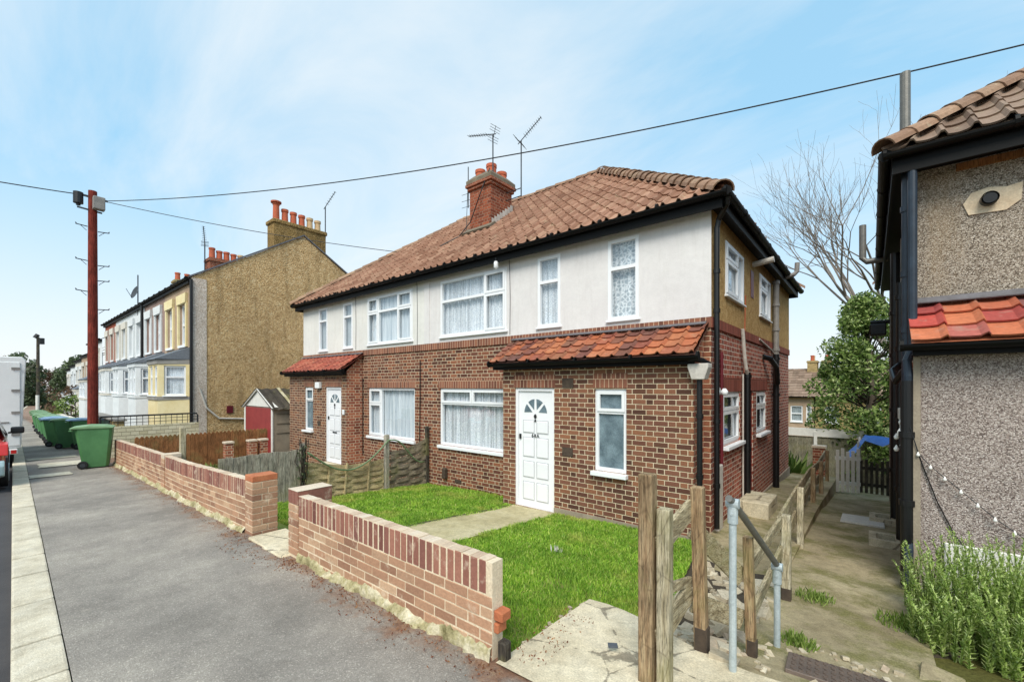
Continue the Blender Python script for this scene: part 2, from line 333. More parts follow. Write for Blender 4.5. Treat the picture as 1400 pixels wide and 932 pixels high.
M['cover_white'] = dirty('pale_metal_cover', '#c9c6bd', '#dedbd2', .7, 8, 50, .002)
M['wire'] = dirty('black_cable', '#1e2124', '#2c3034', .6, 6, 40, 0)
M['blue_tarp'] = dirty('blue_tarpaulin', '#2f62b5', '#4a7fd0', .45, 4, 40, .004)
M['white_wood'] = dirty('white_painted_wood', '#e0ded6', '#efede6', .6, 6, 40, .002)
M['dark_wood'] = wood_mat('dark_picket', ['#2e2b26', '#45403a', '#595248', '#6a6254'])
M['grey_fence'] = wood_mat('grey_green_fence', ['#6a6656', '#85816d', '#989480', '#777260'])
M['glow_bulb'] = dirty('white_glass_bulb', '#e8e6e0', '#f2f0ea', .25, 6, 40, 0, amount=.1)
M['red_car'] = dirty('red_car_paint', '#a01c22', '#b0242a', .25, 2, 80, 0, amount=.1, coat=.6)
M['silver_car'] = dirty('silver_car_paint', '#8f959a', '#a2a8ac', .3, 2, 80, 0, amount=.1, coat=.5)
M['dark_car'] = dirty('dark_car_paint', '#26292e', '#34383e', .3, 2, 80, 0, amount=.1, coat=.5)
M['bumper'] = dirty('sky_reflecting_bumper', '#8fa8ac', '#a5bcbf', .4, 3, 60, 0, amount=.3)  # sky reflection on the red car's bumper painted as its base colour
M['van_white'] = dirty('white_van_paint', '#dcdcda', '#e8e8e6', .4, 1.5, 60, 0, amount=.25, coat=.3)
M['tail_red'] = dirty('red_lamp_lens', '#b0141a', '#d03a34', .2, 3, 60, 0, amount=.1)
M['car_glass'] = dirty('dark_car_glass', '#14181c', '#20262b', .08, 2, 60, 0, amount=.1)
M['black_plastic'] = dirty('black_plastic', '#121315', '#1d1f22', .5, 4, 60, .0005)
for nm, a, b in (('cream', '#e3d09a', '#f0e2b6'), ('pinkbrown', '#8d7369', '#a1877c'), ('palewhite', '#d5d9da', '#e4e7e8'), ('redbrick', '#93452f', '#a9553a'),
                 ('offwhite', '#cfc9bc', '#dfdacf'), ('tan', '#a58c74', '#b9a188'), ('cement_grey', '#8d8a85', '#a29e97')):
    M[nm] = dirty(nm+'_masonry', a, b, .9, 2.5, 50, .002, amount=.6)
M['blue'] = dirty('bright_blue_plastic', '#2f6fd0', '#4a8ae0', .5, 6, 40, 0)
M['plate'] = dirty('rusty_chequer_plate', '#6d6058', '#857468', .6, 7, 60, .003, metal=.3)
def glass():
    g = NT('window_glass'); t = g.n('ShaderNodeBsdfTransparent'); t.inputs[0].default_value = (.95, .97, .98, 1)
    gl = g.n('ShaderNodeBsdfGlossy'); gl.inputs['Roughness'].default_value = .03; gl.inputs[0].default_value = (.9, .95, 1, 1)
    lw_ = g.n('ShaderNodeLayerWeight'); lw_.inputs[0].default_value = .5
    bn = g.bump(g.noise(g.coord('Object'), 2.2, 2, .5), .012, .4); g.set(lw_.inputs['Normal'], bn); g.set(gl.inputs['Normal'], bn)
    f = g.math('MULTIPLY_ADD', g.math('POWER', lw_.outputs['Facing'], 3.5), .85, .09, clamp=True)
    m = g.n('ShaderNodeMixShader'); g.set(m.inputs[0], f)
    g.t.links.new(t.outputs[0], m.inputs[1]); g.t.links.new(gl.outputs[0], m.inputs[2]); g.t.links.new(m.outputs[0], g.out.inputs[0]); return g.m
M['glass'] = glass()
def frosted():
    g = NT('obscured_glass'); oc = g.coord('Object')
    n = g.noise(oc, 120., 3, .7); c = g.ramp(g.noise(oc, 5., 4, .6), [(.3, '#4a5c66'), (.7, '#8397a0')])
    c = g.mix(.6, c, g.ramp(n, [(.3, .35), (.7, 1.3)]), 'MULTIPLY')
    return g.pbr(c, .18, g.bump(n, .004), spec=.6)
M['frosted'] = frosted()
def lace(name, base, shade, pat=26.):
    g = NT(name); oc = g.coord('Object')
    v = g.vor(oc, pat, 'DISTANCE_TO_EDGE'); n = g.noise(oc, 40., 4, .7)
    c = g.ramp(g.maprange(v, .02, .22), [(0, base), (1, shade)])
    big = g.noise(g.coord('Object', (15, 15, .5)), 1.1, 4, .6)  # vertical streaks put the shading of the folds into the net colour
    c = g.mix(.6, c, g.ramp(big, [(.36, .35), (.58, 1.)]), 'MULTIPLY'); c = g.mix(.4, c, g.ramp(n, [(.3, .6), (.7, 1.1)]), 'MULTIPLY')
    p = g.n('ShaderNodeBsdfPrincipled'); g.set(p.inputs['Base Color'], c); p.inputs['Roughness'].default_value = .9
    t = g.n('ShaderNodeBsdfTransparent'); m = g.n('ShaderNodeMixShader')
    g.set(m.inputs[0], g.maprange(v, .05, .3, .0, .10))
    g.t.links.new(p.outputs[0], m.inputs[1]); g.t.links.new(t.outputs[0], m.inputs[2]); g.t.links.new(m.outputs[0], g.out.inputs[0]); return g.m
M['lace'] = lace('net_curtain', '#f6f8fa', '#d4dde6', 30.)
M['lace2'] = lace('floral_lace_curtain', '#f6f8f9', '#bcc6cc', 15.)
M['curtain'] = dirty('pale_curtain', '#a9b6c0', '#f2f6f8', .9, 1.3, 60, 0, amount=.3, stretch=(15, 15, .4))  # stretched noise paints light and dark folds as upright stripes
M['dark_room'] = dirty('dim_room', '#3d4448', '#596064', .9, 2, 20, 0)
M['blind'] = dirty('grey_blind', '#a2abb0', '#c2c9cb', .9, 3, 20, 0)

# ------------------------------------------------------------------ mesh helpers
def root_of(o):
    while o.parent: o = o.parent
    return o
class MB:
    def __init__(s): s.V = []; s.F = []
    def v(s, p): s.V.append(tuple(p)); return len(s.V)-1
    def f(s, *pts): s.F.append([s.v(p) for p in pts]); return s
    def box(s, x0, x1, y0, y1, z0, z1):
        a = len(s.V); s.V += [(x0, y0, z0), (x1, y0, z0), (x1, y1, z0), (x0, y1, z0), (x0, y0, z1), (x1, y0, z1), (x1, y1, z1), (x0, y1, z1)]
        s.F += [[a, a+3, a+2, a+1], [a+4, a+5, a+6, a+7], [a, a+1, a+5, a+4], [a+1, a+2, a+6, a+5], [a+2, a+3, a+7, a+6], [a+3, a, a+4, a+7]]; return s
    def xbox(s, mat, sx, sy, sz):
        a = len(s.V)
        for q in ((-1, -1, -1), (1, -1, -1), (1, 1, -1), (-1, 1, -1), (-1, -1, 1), (1, -1, 1), (1, 1, 1), (-1, 1, 1)):
            s.V.append(tuple(mat @ Vector((q[0]*sx/2, q[1]*sy/2, q[2]*sz/2))))
        s.F += [[a, a+3, a+2, a+1], [a+4, a+5, a+6, a+7], [a, a+1, a+5, a+4], [a+1, a+2, a+6, a+5], [a+2, a+3, a+7, a+6], [a+3, a, a+4, a+7]]; return s
    def bar(s, p, q, w, h):
        """square bar from p to q"""
        p, q = Vector(p), Vector(q); d = (q-p); L = d.length; d.normalize()
        up = Vector((0, 0, 1)) if abs(d.z) < .95 else Vector((1, 0, 0))
        x = d.cross(up).normalized(); z = x.cross(d)
        m = Matrix((x, d, z)).transposed().to_4x4(); m.translation = (p+q)/2
        return s.xbox(m, w, L, h)
    def tube(s, pts, r, n=10, cap=True):
        pts = [Vector(p) for p in pts]; rs = r if isinstance(r, (list, tuple)) else [r]*len(pts)
        rings = []; prev = None
        for i, p in enumerate(pts):
            d = (pts[min(i+1, len(pts)-1)]-pts[max(i-1, 0)]).normalized()
            if prev is None:
                up = Vector((0, 0, 1)) if abs(d.z) < .9 else Vector((1, 0, 0)); x = d.cross(up).normalized()
            else: x = (prev-d*prev.dot(d)).normalized()
            prev = x; y = d.cross(x)
            rings.append([s.v(p+(x*math.cos(2*math.pi*k/n)+y*math.sin(2*math.pi*k/n))*rs[i]) for k in range(n)])
        for a, b in zip(rings, rings[1:]):
            for k in range(n): s.F.append([a[k], a[(k+1) % n], b[(k+1) % n], b[k]])
        if cap: s.F.append(rings[0][::-1]); s.F.append(rings[-1])
        return s
    def lathe(s, prof, cx, cy, z0=0., n=16):
        rings = [[s.v((cx+r*math.cos(2*math.pi*k/n), cy+r*math.sin(2*math.pi*k/n), z0+z)) for k in range(n)] for r, z in prof]
        for a, b in zip(rings, rings[1:]):
            for k in range(n): s.F.append([a[k], a[(k+1) % n], b[(k+1) % n], b[k]])
        s.F.append(rings[0][::-1]); s.F.append(rings[-1]); return s
    def prism(s, poly, fn, w0, w1):
        """poly of (u,v); fn(u,v,w)"""
        a = [s.v(fn(u, v, w0)) for u, v in poly]; b = [s.v(fn(u, v, w1)) for u, v in poly]; n = len(poly)
        s.F += [a[::-1], b]
        for i in range(n): s.F.append([a[i], a[(i+1) % n], b[(i+1) % n], b[i]])
        return s
    def plate(s, fn, u0, u1, v0, v1, holes, w0, w1, closed=True):
        """sheet at w0 (front) with holes, reveals back to w1"""
        us = sorted(set([u0, u1]+[min(max(h[i], u0), u1) for h in holes for i in (0, 1)])); vs = sorted(set([v0, v1]+[min(max(h[i], v0), v1) for h in holes for i in (2, 3)]))
        inh = lambda u, v: any(h[0] < u < h[1] and h[2] < v < h[3] for h in holes)
        for a, b in zip(us, us[1:]):
            for c, d in zip(vs, vs[1:]):
                if not inh((a+b)/2, (c+d)/2):
                    s.f(fn(a, c, w0), fn(b, c, w0), fn(b, d, w0), fn(a, d, w0))
                    if closed: s.f(fn(a, c, w1), fn(a, d, w1), fn(b, d, w1), fn(b, c, w1))
        for a, b, c, d in holes:
            for p, q in (((a, c), (b, c)), ((b, c), (b, d)), ((b, d), (a, d)), ((a, d), (a, c))):
                s.f(fn(p[0], p[1], w0), fn(q[0], q[1], w0), fn(q[0], q[1], w1), fn(p[0], p[1], w1))
        if closed:
            for p, q in (((u0, v0), (u1, v0)), ((u1, v0), (u1, v1)), ((u1, v1), (u0, v1)), ((u0, v1), (u0, v0))):
                s.f(fn(p[0], p[1], w0), fn(p[0], p[1], w1), fn(q[0], q[1], w1), fn(q[0], q[1], w0))
        return s
    def build(s, name, mat, parent=None, smooth=False, bevel=0., seg=1, weld=False, loc=None):
        off = Vector((0, 0, 0))
        if parent is not None: off = root_of(parent).location
        elif loc is not None: off = Vector(loc)
        me = bpy.data.meshes.new(name)
        V = [(p[0]-off[0], p[1]-off[1], p[2]-off[2]) for p in s.V]
        me.from_pydata(V, [], s.F)
        if weld or bevel:
            bm = bmesh.new(); bm.from_mesh(me)
            if weld: bmesh.ops.remove_doubles(bm, verts=bm.verts, dist=1e-4)
            bmesh.ops.recalc_face_normals(bm, faces=bm.faces)
            if bevel:
                ed = [e for e in bm.edges if len(e.link_faces) == 2 and e.calc_face_angle(0) > .5]
                bmesh.ops.bevel(bm, geom=ed, offset=bevel, segments=seg, affect='EDGES', profile=.6, clamp_overlap=True)
            bm.to_mesh(me); bm.free()
        n = len(me.loops)
        if n:
            co = np.empty(len(me.vertices)*3, 'f'); me.vertices.foreach_get('co', co); co = co.reshape(-1, 3)+np.array(off, 'f')
            li = np.empty(n, 'i'); me.loops.foreach_get('vertex_index', li)
            nr = np.empty(len(me.polygons)*3, 'f'); me.polygons.foreach_get('normal', nr); nr = np.abs(nr.reshape(-1, 3))
            tot = np.empty(len(me.polygons), 'i'); me.polygons.foreach_get('loop_total', tot)
            ax = np.repeat(nr.argmax(1), tot); p = co[li]
            uv = np.where((ax == 0)[:, None], p[:, [1, 2]], np.where((ax == 1)[:, None], p[:, [0, 2]], p[:, [0, 1]]))
            me.uv_layers.new(name='UVMap').data.foreach_set('uv', uv.astype('f').ravel())
        if smooth: me.polygons.foreach_set('use_smooth', [True]*len(me.polygons))
        me.materials.append(mat if not isinstance(mat, str) else M[mat]); me.update()
        o = bpy.data.objects.new(name, me); COL.objects.link(o)
        if parent is not None: o.parent = parent
        elif loc is not None: o.location = loc
        return o

def tag(o, label=None, cat=None, group=None, kind=None):
    if label: o['label'] = label
    if cat: o['category'] = cat
    if group: o['group'] = group
    if kind: o['kind'] = kind
    return o
def thing(name, label, cat, loc=(0, 0, 0), group=None):
    o = bpy.data.objects.new(name, None); COL.objects.link(o); o.location = loc; o.empty_display_size = .2
    return tag(o, label, cat, group)
def struct(name, mb, mat, **k): return tag(mb.build(name, mat, **k), kind='structure')
def kids(o): return [c for c in bpy.data.objects if c.parent == o]
def copy_tree(o, parent=None):
    c = o.copy(); COL.objects.link(c)
    c.parent = parent
    for ch in kids(o): copy_tree(ch, c)
    return c
def front(Y): return lambda u, v, w: (u, Y-w, v)
def east(X): return lambda u, v, w: (X+w, u, v)
def west(X): return lambda u, v, w: (X-w, u, v)
def interp(x, xs, ys): return float(np.interp(x, xs, ys))

# ------------------------------------------------------------------ land forms
def zp(X):   # pavement level
    return interp(X, [-400, -130, -80, 0, 10, 60], [-2.4, -2.3, -1.98, .02, .2, .6])
def yk(X): return .235 + .0183*max(-X, -6) + .0003*max(-X-50, 0)**2           # inner kerb edge
def fdrop(Y): return interp(Y, [2, 6, 10, 14, 30, 45, 60, 400], [-.0, -.4, -.65, -1.15, -3.0, -4.4, -5, -6])
def ground_z(X, Y): return zp(X) + fdrop(Y) - (.12 if Y > 1.9 else .30)
def zalley(Y): return interp(Y, [1.9, 3.0, 3.66, 4.8, 6.8, 9.9, 11.2, 14, 18], [.015, -.05, -.22, -.32, -.42, -.62, -.8, -1.1, -1.5])
def zterr(Y): return interp(Y, [4.4, 5, 6.4, 9, 11, 14, 15], [-.38, -.38, -.37, -.42, -.56, -.75, -.8])
def zlawn(X, Y): return -.12 - .26*(Y-2.2)/3.8 + .03*min(X+3, 0) + .012*math.sin(X*1.7+Y)+.01*math.sin(Y*2.3-X)

def sheet(fn, us, vs):
    m = MB(); idx = [[m.v(fn(u, v)) for v in vs] for u in us]
    for i in range(len(us)-1):
        for j in range(len(vs)-1): m.F.append([idx[i][j], idx[i+1][j], idx[i+1][j+1], idx[i][j+1]])
    return m
xs = [-600, -400, -250, -160]+list(np.arange(-130, -20, 5.))+list(np.arange(-20, 12, 1.))+[12, 20, 40, 80, 200, 400]
ys = [-600, -300, -100, -40, -15, -6, -2, 1.0, 1.89, 1.91]+list(np.arange(2.5, 15, .8))+[16, 20, 25, 30, 40, 50, 60, 80, 120, 200, 400, 600]
struct('ground', sheet(lambda x, y: (x, y, ground_z(x, y)), xs, ys), 'ground', smooth=True)
RX = [-170, -150]+list(np.arange(-130, 30, 2.5))+[30, 45, 60]
struct('road', sheet(lambda x, t: (x, yk(x)-.245-t, zp(x)-.11+.06*(1-((t-3.4)/3.4)**2)), RX, np.linspace(0, 6.8, 9)), 'road', smooth=True)
struct('pavement', sheet(lambda x, t: (x, yk(x)+t*(2.06-.28) + .0*t, zp(x)+.004+.008*math.sin(x*.9)*math.sin(t*2)), RX, np.linspace(0, 1, 5)), 'asphalt', smooth=True)
# opposite pavement
struct('opposite_pavement', sheet(lambda x, t: (x, yk(x)-7.1-t*2, zp(x)), RX, [0, 1]), 'asphalt')
# kerb stones as one kerb
k = MB(); x = 6.
while x > -130:
    L = random.choice([.62, .75, .9, .9]); L = L if x > -40 else 3.
    for a, b in ((x-.012, x-L+.006),):
        d = random.uniform(-.006, .006); e = random.uniform(-.006, .006)
        za, zb = zp(a)+.012+d, zp(b)+.012+e
        ya0, ya1, yb0, yb1 = yk(a)-.245, yk(a)-.004, yk(b)-.245, yk(b)-.004
        i = len(k.V); k.V += [(a, ya0, za-.2), (b, yb0, zb-.2), (b, yb1, zb-.2), (a, ya1, za-.2), (a, ya0, za), (b, yb0, zb), (b, yb1, zb), (a, ya1, za)]
        k.F += [[i, i+3, i+2, i+1], [i+4, i+5, i+6, i+7], [i, i+1, i+5, i+4], [i+1, i+2, i+6, i+5], [i+2, i+3, i+7, i+6], [i+3, i, i+4, i+7]]
    x -= L
struct('kerb', k, 'kerb', bevel=.016, seg=2)
# pale repair patches in the pavement
def patch(name, pts, mat, h=.008, jag=.02, sub=6):
    m = MB(); P = []
    for (a, b) in zip(pts, pts[1:]+pts[:1]):
        for i in range(sub):
            t = i/sub; P.append((a[0]+(b[0]-a[0])*t+random.uniform(-jag, jag), a[1]+(b[1]-a[1])*t+random.uniform(-jag, jag)))
    m.F.append([m.v((x, y, zp(x)+.012+h)) for x, y in P]); return struct(name, m, mat)
patch('pavement_patch', [(-14.6, .5), (-14.0, .5), (-14.0, 1.15), (-14.6, 1.15)], 'patch')
patch('pavement_patch', [(-17.1, .75), (-16.0, .72), (-16.0, 1.6), (-17.1, 1.65)], 'patch')
patch('pavement_patch', [(-18.8, .6), (-18.3, .6), (-18.3, 1.6), (-18.8, 1.6)], 'patch')

# ------------------------------------------------------------------ windows and doors
def window(parent, fn, u0, u1, v0, v1, lights, w=-.03, fw=.055, sill=.05, back='lace', opens=(), glassm='glass', flip=False, sw=.09, name='window', frame='upvc', pleat=.022, backw=.115):
    W, H = u1-u0, v1-v0; holes = []
    for a, b, c, d in lights:
        holes.append((u0+a*W+(fw if a == 0 else fw*.5), u0+b*W-(fw if b == 1 else fw*.5), v0+c*H+(fw if c == 0 else fw*.5), v0+d*H-(fw if d == 1 else fw*.5)))
    m = MB(); m.plate(fn, u0, u1, v0, v1, holes, w, w-.07)
    for i in opens:
        a, b, c, d = holes[i]
        m.plate(fn, a-.018, b+.018, c-.018, d+.018, [(a+.028, b-.028, c+.028, d-.028)], w+.016, w-.02)
    o = m.build(name, frame, parent)
    if sill:
        s = MB(); s.prism([(u0-.03, v0-sill), (u1+.03, v0-sill), (u1+.03, v0-.004), (u0-.03, v0-.004)], fn, w-.05, sw); s.build('sill', frame, o, bevel=.006)
    g = MB()
    for a, b, c, d in holes: g.f(fn(a-.004, c-.004, w-.035), fn(b+.004, c-.004, w-.035), fn(b+.004, d+.004, w-.035), fn(a-.004, d+.004, w-.035))
    g.build('pane', glassm, o)
    if back:
        c = MB(); n = max(16, int(W*90)); cols = []
        bl = MB()
        for i in range(n+1):
            u = u0-.05+(W+.1)*i/n; ww = w-backw + (pleat*math.sin(i*1.25+math.sin(i*.21)*2)+pleat*.6*math.sin(i*.47))
            cols.append((c.v(fn(u, v0-.05, ww)), c.v(fn(u, v1+.05, ww+.004))))
        for a, b in zip(cols, cols[1:]): c.F.append([a[0], b[0], b[1], a[1]])
        c.build('curtain' if back != 'dark_room' else 'backing', back, o, smooth=True)
    return o
def panel_door(parent, fn, u0, u1, v0, v1, fan=True, number=None, letter=False, hinge=1):
    fr = MB(); fw = .055
    fr.plate(fn, u0, u1, v0, v1, [(u0+fw, u1-fw, v0+.02, v1-fw)], -.02, -.11); o = fr.build('door', 'door_white', parent)
    a, b, c, d = u0+fw+.004, u1-fw-.004, v0+.024, v1-fw-.004; W, H = b-a, d-c
    s = MB(); s.prism([(a, c), (b, c), (b, d), (a, d)], fn, -.095, -.05); s.build('door_leaf', 'door_white', o)
    pn = MB(); gv = MB()
    rows = ((.05, .205), (.245, .385), (.425, .595), (.635, .745)) if fan else ((.05, .24), (.28, .45), (.49, .62), (.66, .745))
    for r0, r1 in rows:
        for q0, q1 in ((.13, .46), (.54, .87)):
            x0, x1, y0, y1 = a+q0*W, a+q1*W, c+r0*H, c+r1*H
            gv.prism([(x0-.008, y0-.008), (x1+.008, y0-.008), (x1+.008, y1+.008), (x0-.008, y1+.008)], fn, -.06, -.047)
            pn.prism([(x0+.008, y0+.008), (x1-.008, y0+.008), (x1-.008, y1-.008), (x0+.008, y1-.008)], fn, -.055, -.036)
    gv.build('panel_groove', 'groove', o); pn.build('door_panel', 'door_white', o, bevel=.008)
    fanm = MB(); cx, cy = (a+b)/2, c+.805*H; r0, r1 = .05, .33*W*1.02
    for i in range(4):
        t0, t1 = math.pi*i/4+.09, math.pi*(i+1)/4-.09; p = []
        for j in range(7): t = t0+(t1-t0)*j/6; p.append((cx+r1*math.cos(t), cy+r1*math.sin(t)*1.05))
        tm = (t0+t1)/2; p.append((cx+r0*1.5*math.cos(tm), cy+r0*1.5*math.sin(tm)))
        fanm.prism(p, fn, -.055, -.043)
    fanm.build('fanlight', 'frosted', o)
    kn = MB(); kz = cy-.05
    kn.prism([(cx-.03, kz), (cx, kz-.045), (cx+.03, kz), (cx+.018, kz+.03), (cx, kz+.05), (cx-.018, kz+.03)], fn, -.05, -.028)
    kn.prism([(cx-.016, kz-.09), (cx+.016, kz-.09), (cx+.012, kz-.05), (cx-.012, kz-.05)], fn, -.05, -.03)
    kn.build('knocker', 'black_plastic', o, bevel=.004)
    hx = a+.05*W if hinge > 0 else b-.05*W; hz = c+.60*H
    h = MB(); h.prism([(hx-.018, hz-.045), (hx+.018, hz-.045), (hx+.018, hz+.045), (hx-.018, hz+.045)], fn, -.05, -.022); h.build('lock', 'black_plastic', o, bevel=.005)
    if letter:
        l = MB(); lz = c+.405*H; l.prism([(cx-.11, lz-.018), (cx+.11, lz-.018), (cx+.11, lz+.018), (cx-.11, lz+.018)], fn, -.05, -.034); l.build('letter_plate', 'black_plastic', o, bevel=.004)
    if number:
        cu = bpy.data.curves.new('n', 'FONT'); cu.body = number; cu.size = .092; cu.extrude = .004; cu.align_x = 'CENTER'; cu.space_character = 1.15
        t = bpy.data.objects.new('n', cu); COL.objects.link(t)
        dg = bpy.context.evaluated_depsgraph_get(); me = bpy.data.meshes.new_from_object(t.evaluated_get(dg))
        q = MB(); q.V = [fn(cx+v.co.x, c+.5985*H+v.co.y, -.045+v.co.z) for v in me.vertices]; q.F = [list(p.vertices) for p in me.polygons]
        q.build('house_number', 'dark_metal', o); bpy.data.objects.remove(t)
    return o

# ------------------------------------------------------------------ tiled roofs
def tiles(mb, O, S, T, length, slope, w, l, smin=None, smax=None, lift=.034, roll=.03, n=7, under=True, rw=.34):
    O, S, T = Vector(O), Vector(S).normalized(), Vector(T).normalized(); N = S.cross(T).normalized()
    if N.z < 0: N = -N
    smin = smin or (lambda t: 0.); smax = smax or (lambda t: length)
    prof = []
    for k_ in range(n+1):
        q = k_/n; h = -.012*(rw/.34)*math.sin(math.pi*q/(1-rw)) if q < 1-rw else roll*math.sin(math.pi*(q-1+rw)/rw)
        prof.append((q, h))
    nc = int(math.ceil(length/w)); nr = int(math.ceil(slope/l))
    for r in range(nr):
        for c in range(nc):
            j = random.uniform(-.006, .006); jt = random.uniform(-.008, .008); tw = random.uniform(-.006, .006)
            t0, t1 = r*l+jt, min(slope, (r+1)*l+.05); a0 = c*w
            if a0+w < smin(t0)+.005 or a0 > smax(t0)-.005: continue
            A, B, Cc = [], [], []
            for q, h in prof:
                s_ = a0+q*w*1.03
                sa_ = min(max(s_, smin(t0)), smax(t0)); sb = min(max(s_, smin(t1)), smax(t1))
                hh = h+lift+j+tw*(q-.5)
                A.append(mb.v(O+S*sa_+T*t0+N*hh)); B.append(mb.v(O+S*sb+T*t1+N*(h+j*.5))); Cc.append(mb.v(O+S*sa_+T*(t0+.004)+N*(hh-.02)))
            for i in range(n):
                mb.F.append([A[i], A[i+1], B[i+1], B[i]]); mb.F.append([Cc[i], Cc[i+1], A[i+1], A[i]])
    if under:
        mb.f(O+S*smin(0)-N*.02, O+S*smax(0)-N*.02, O+S*smax(slope)+T*slope-N*.02, O+S*smin(slope)+T*slope-N*.02)
def ridge_caps(mb, p, q, r=.13, L=.36, n=8, lift=.02, flare=1.12):
    p, q = Vector(p), Vector(q); d = q-p; D = d.length; d.normalize(); x = d.cross(Vector((0, 0, 1))).normalized(); z = x.cross(d)
    k_ = int(D/L)+1
    for i in range(k_):
        a = p+d*(D*i/k_-.02); b = p+d*(D*(i+1)/k_+.03); ja = random.uniform(-.01, .01)
        ra, rb = r*flare, r*.93; rings = []
        for c, rr, off in ((a, ra*.88, 0), (a, ra, 0), (b, rb, 0)):
            rings.append([mb.v(c+z*(lift+ja-.05)+x*(rr*math.cos(math.pi*j/n))+z*(rr*math.sin(math.pi*j/n)*.9)) for j in range(n+1)])
        for A, B in zip(rings, rings[1:]):
            for j in range(n): mb.F.append([A[j], A[j+1], B[j+1], B[j]])
def gutter(mb, p, q, r=.06, n=8):
    p, q = Vector(p), Vector(q); d = (q-p).normalized(); x = d.cross(Vector((0, 0, 1))).normalized(); z = Vector((0, 0, 1))
    ring = lambda c, rr: [mb.v(c+x*rr*math.cos(math.pi*(1+j/n))+z*rr*math.sin(math.pi*(1+j/n))) for j in range(n+1)]
    A, B = ring(p, r), ring(q, r); C_, D_ = ring(p, r-.008), ring(q, r-.008)
    for j in range(n): mb.F.append([A[j], A[j+1], B[j+1], B[j]]); mb.F.append([C_[j], C_[j+1], D_[j+1], D_[j]])
    for e in (0, n): mb.F.append([A[e], B[e], D_[e], C_[e]])
    mb.F.append(A); mb.F.append(B)
    L = (q-p).length; k_ = int(L/.9)
    for i in range(k_+1):                    # brackets
        c = p+(q-p)*(i/max(1, k_)); mb.tube([c-d*.015, c+d*.015], r+.006, 10)

def hip_roof(parent, xl, xr, yf, yb, ze, rise, mat, w=.225, l=.30, hips=(True, True)):
    ym = (yf+yb)/2; half = (yb-yf)/2; pitch = math.atan2(rise, half); sl = math.hypot(rise, half); cs = half/sl
    m = MB(); Lx = xr-xl
    hl, hr = hips
    fmin = (lambda t: t*cs) if hl else (lambda t: 0.); fmax = (lambda t: Lx-t*cs) if hr else (lambda t: Lx)
    tiles(m, (xl, yf, ze), (1, 0, 0), (0, half, rise), Lx, sl, w, l, fmin, fmax, lift=.020, roll=.05, n=9)
    tiles(m, (xr, yb, ze), (-1, 0, 0), (0, -half, rise), Lx, sl, w*2, l, (lambda t: t*cs) if hr else None, (lambda t: Lx-t*cs) if hl else None, n=7)
    Ly = yb-yf
    if hr: tiles(m, (xr, yf, ze), (0, 1, 0), (-half, 0, rise), Ly, sl, w, l, lambda t: t*cs, lambda t: Ly-t*cs, lift=.020, roll=.05, n=9)
    if hl: tiles(m, (xl, yb, ze), (0, -1, 0), (half, 0, rise), Ly, sl, w, l, lambda t: t*cs, lambda t: Ly-t*cs, lift=.020, roll=.05, n=9)
    o = m.build('roof', mat, parent, smooth=False)
    rc = MB(); zr = ze+rise
    a = xl+(half if hl else 0); b = xr-(half if hr else 0)
    ridge_caps(rc, (a, ym, zr), (b, ym, zr), .12)
    if hr:
        ridge_caps(rc, (xr-.05, yf+.05, ze+.02), (b, ym, zr), .135, L=.27, lift=.045, flare=1.2); ridge_caps(rc, (xr, yb, ze+.05), (b, ym, zr), .13)
    if hl:
        ridge_caps(rc, (xl-.02, yf-.02, ze+.05), (a, ym, zr), .12, L=.3); ridge_caps(rc, (xl, yb, ze+.05), (a, ym, zr), .12)
    rc.build('ridge_tile', 'ridge', o, smooth=False)
    return o

# ------------------------------------------------------------------ the pair of houses
XM, HW = -7.965, 6.225; XL, XR = XM-HW, XM+HW; YF, YB, YP = 6.46, 13.86, 6.0
ZB, ZW, ZE = -.95, 2.67, 4.20
house = thing('semi_detached_house', 'pair of semi-detached houses, brown brick below and white render above, with tiled hipped roof', 'house', (XM, YF, -.5))
def mir(a, b, s): return (XM+a, XM+b) if s > 0 else (XM-b, XM-a)
LB = [(*mir(.452, 2.46, s), .37, 1.64) for s in (1, -1)]
fF = front(YF); fU = front(YF-.014); fP = front(YP); fE = east(XR); fEU = east(XR+.012)
m = MB().plate(fF, XL, XR, ZB, ZW, LB, 0, -.14, closed=False); m.build('brick_wall', 'brick_main', house)
UP = []
for s in (1, -1):
    UP += [(*mir(.509, 2.46, s), 2.79, 4.03), (*mir(3.222, 3.719, s), 2.77, 4.045), (*mir(4.648, 5.175, s), 2.76, 4.06)]
m = MB().plate(fU, XM+.12, XR+.012, ZW, ZE+.02, UP[:3], 0, -.1, closed=False)
m.box(XM-.06, XM+.12, YF-.03, YF, ZW, ZE+.02)
m.build('rendered_wall', 'render_white', house)
m = MB().plate(fU, XL-.012, XM-.06, ZW, ZE+.02, UP[3:], 0, -.1, closed=False); m.build('rendered_wall', 'render_warm', house)
# flank
SB = [(7.12, 8.2, .77, 1.6), (8.42, 9.27, -.38, 1.6), (9.59, 10.6, .75, 1.58)]
m = MB().plate(fE, YF, YB, ZB, ZW, SB, 0, -.12, closed=False); m.build('flank_wall', 'brick_flank', house)
SU = [(7.18, 8.4, 3.1, 3.93), (9.8, 11.0, 3.11, 3.95)]
m = MB().plate(fEU, YF-.002, YB, ZW, ZE+.02, SU, 0, -.1, closed=False); m.build('pebbledash_wall', 'pebble_brown', house)
m = MB(); m.f((XL, YF, ZB), (XL, YB, ZB), (XL, YB, ZE), (XL, YF, ZE)); m.f((XL, YB, ZB), (XR, YB, ZB), (XR, YB, ZE), (XL, YB, ZE)); m.build('rear_wall', 'pebble_brown', house)
m = MB().box(XR+.002, XR+.035, YF+.05, YB-.02, ZB, -.50); m.build('plinth', 'plinth', house)
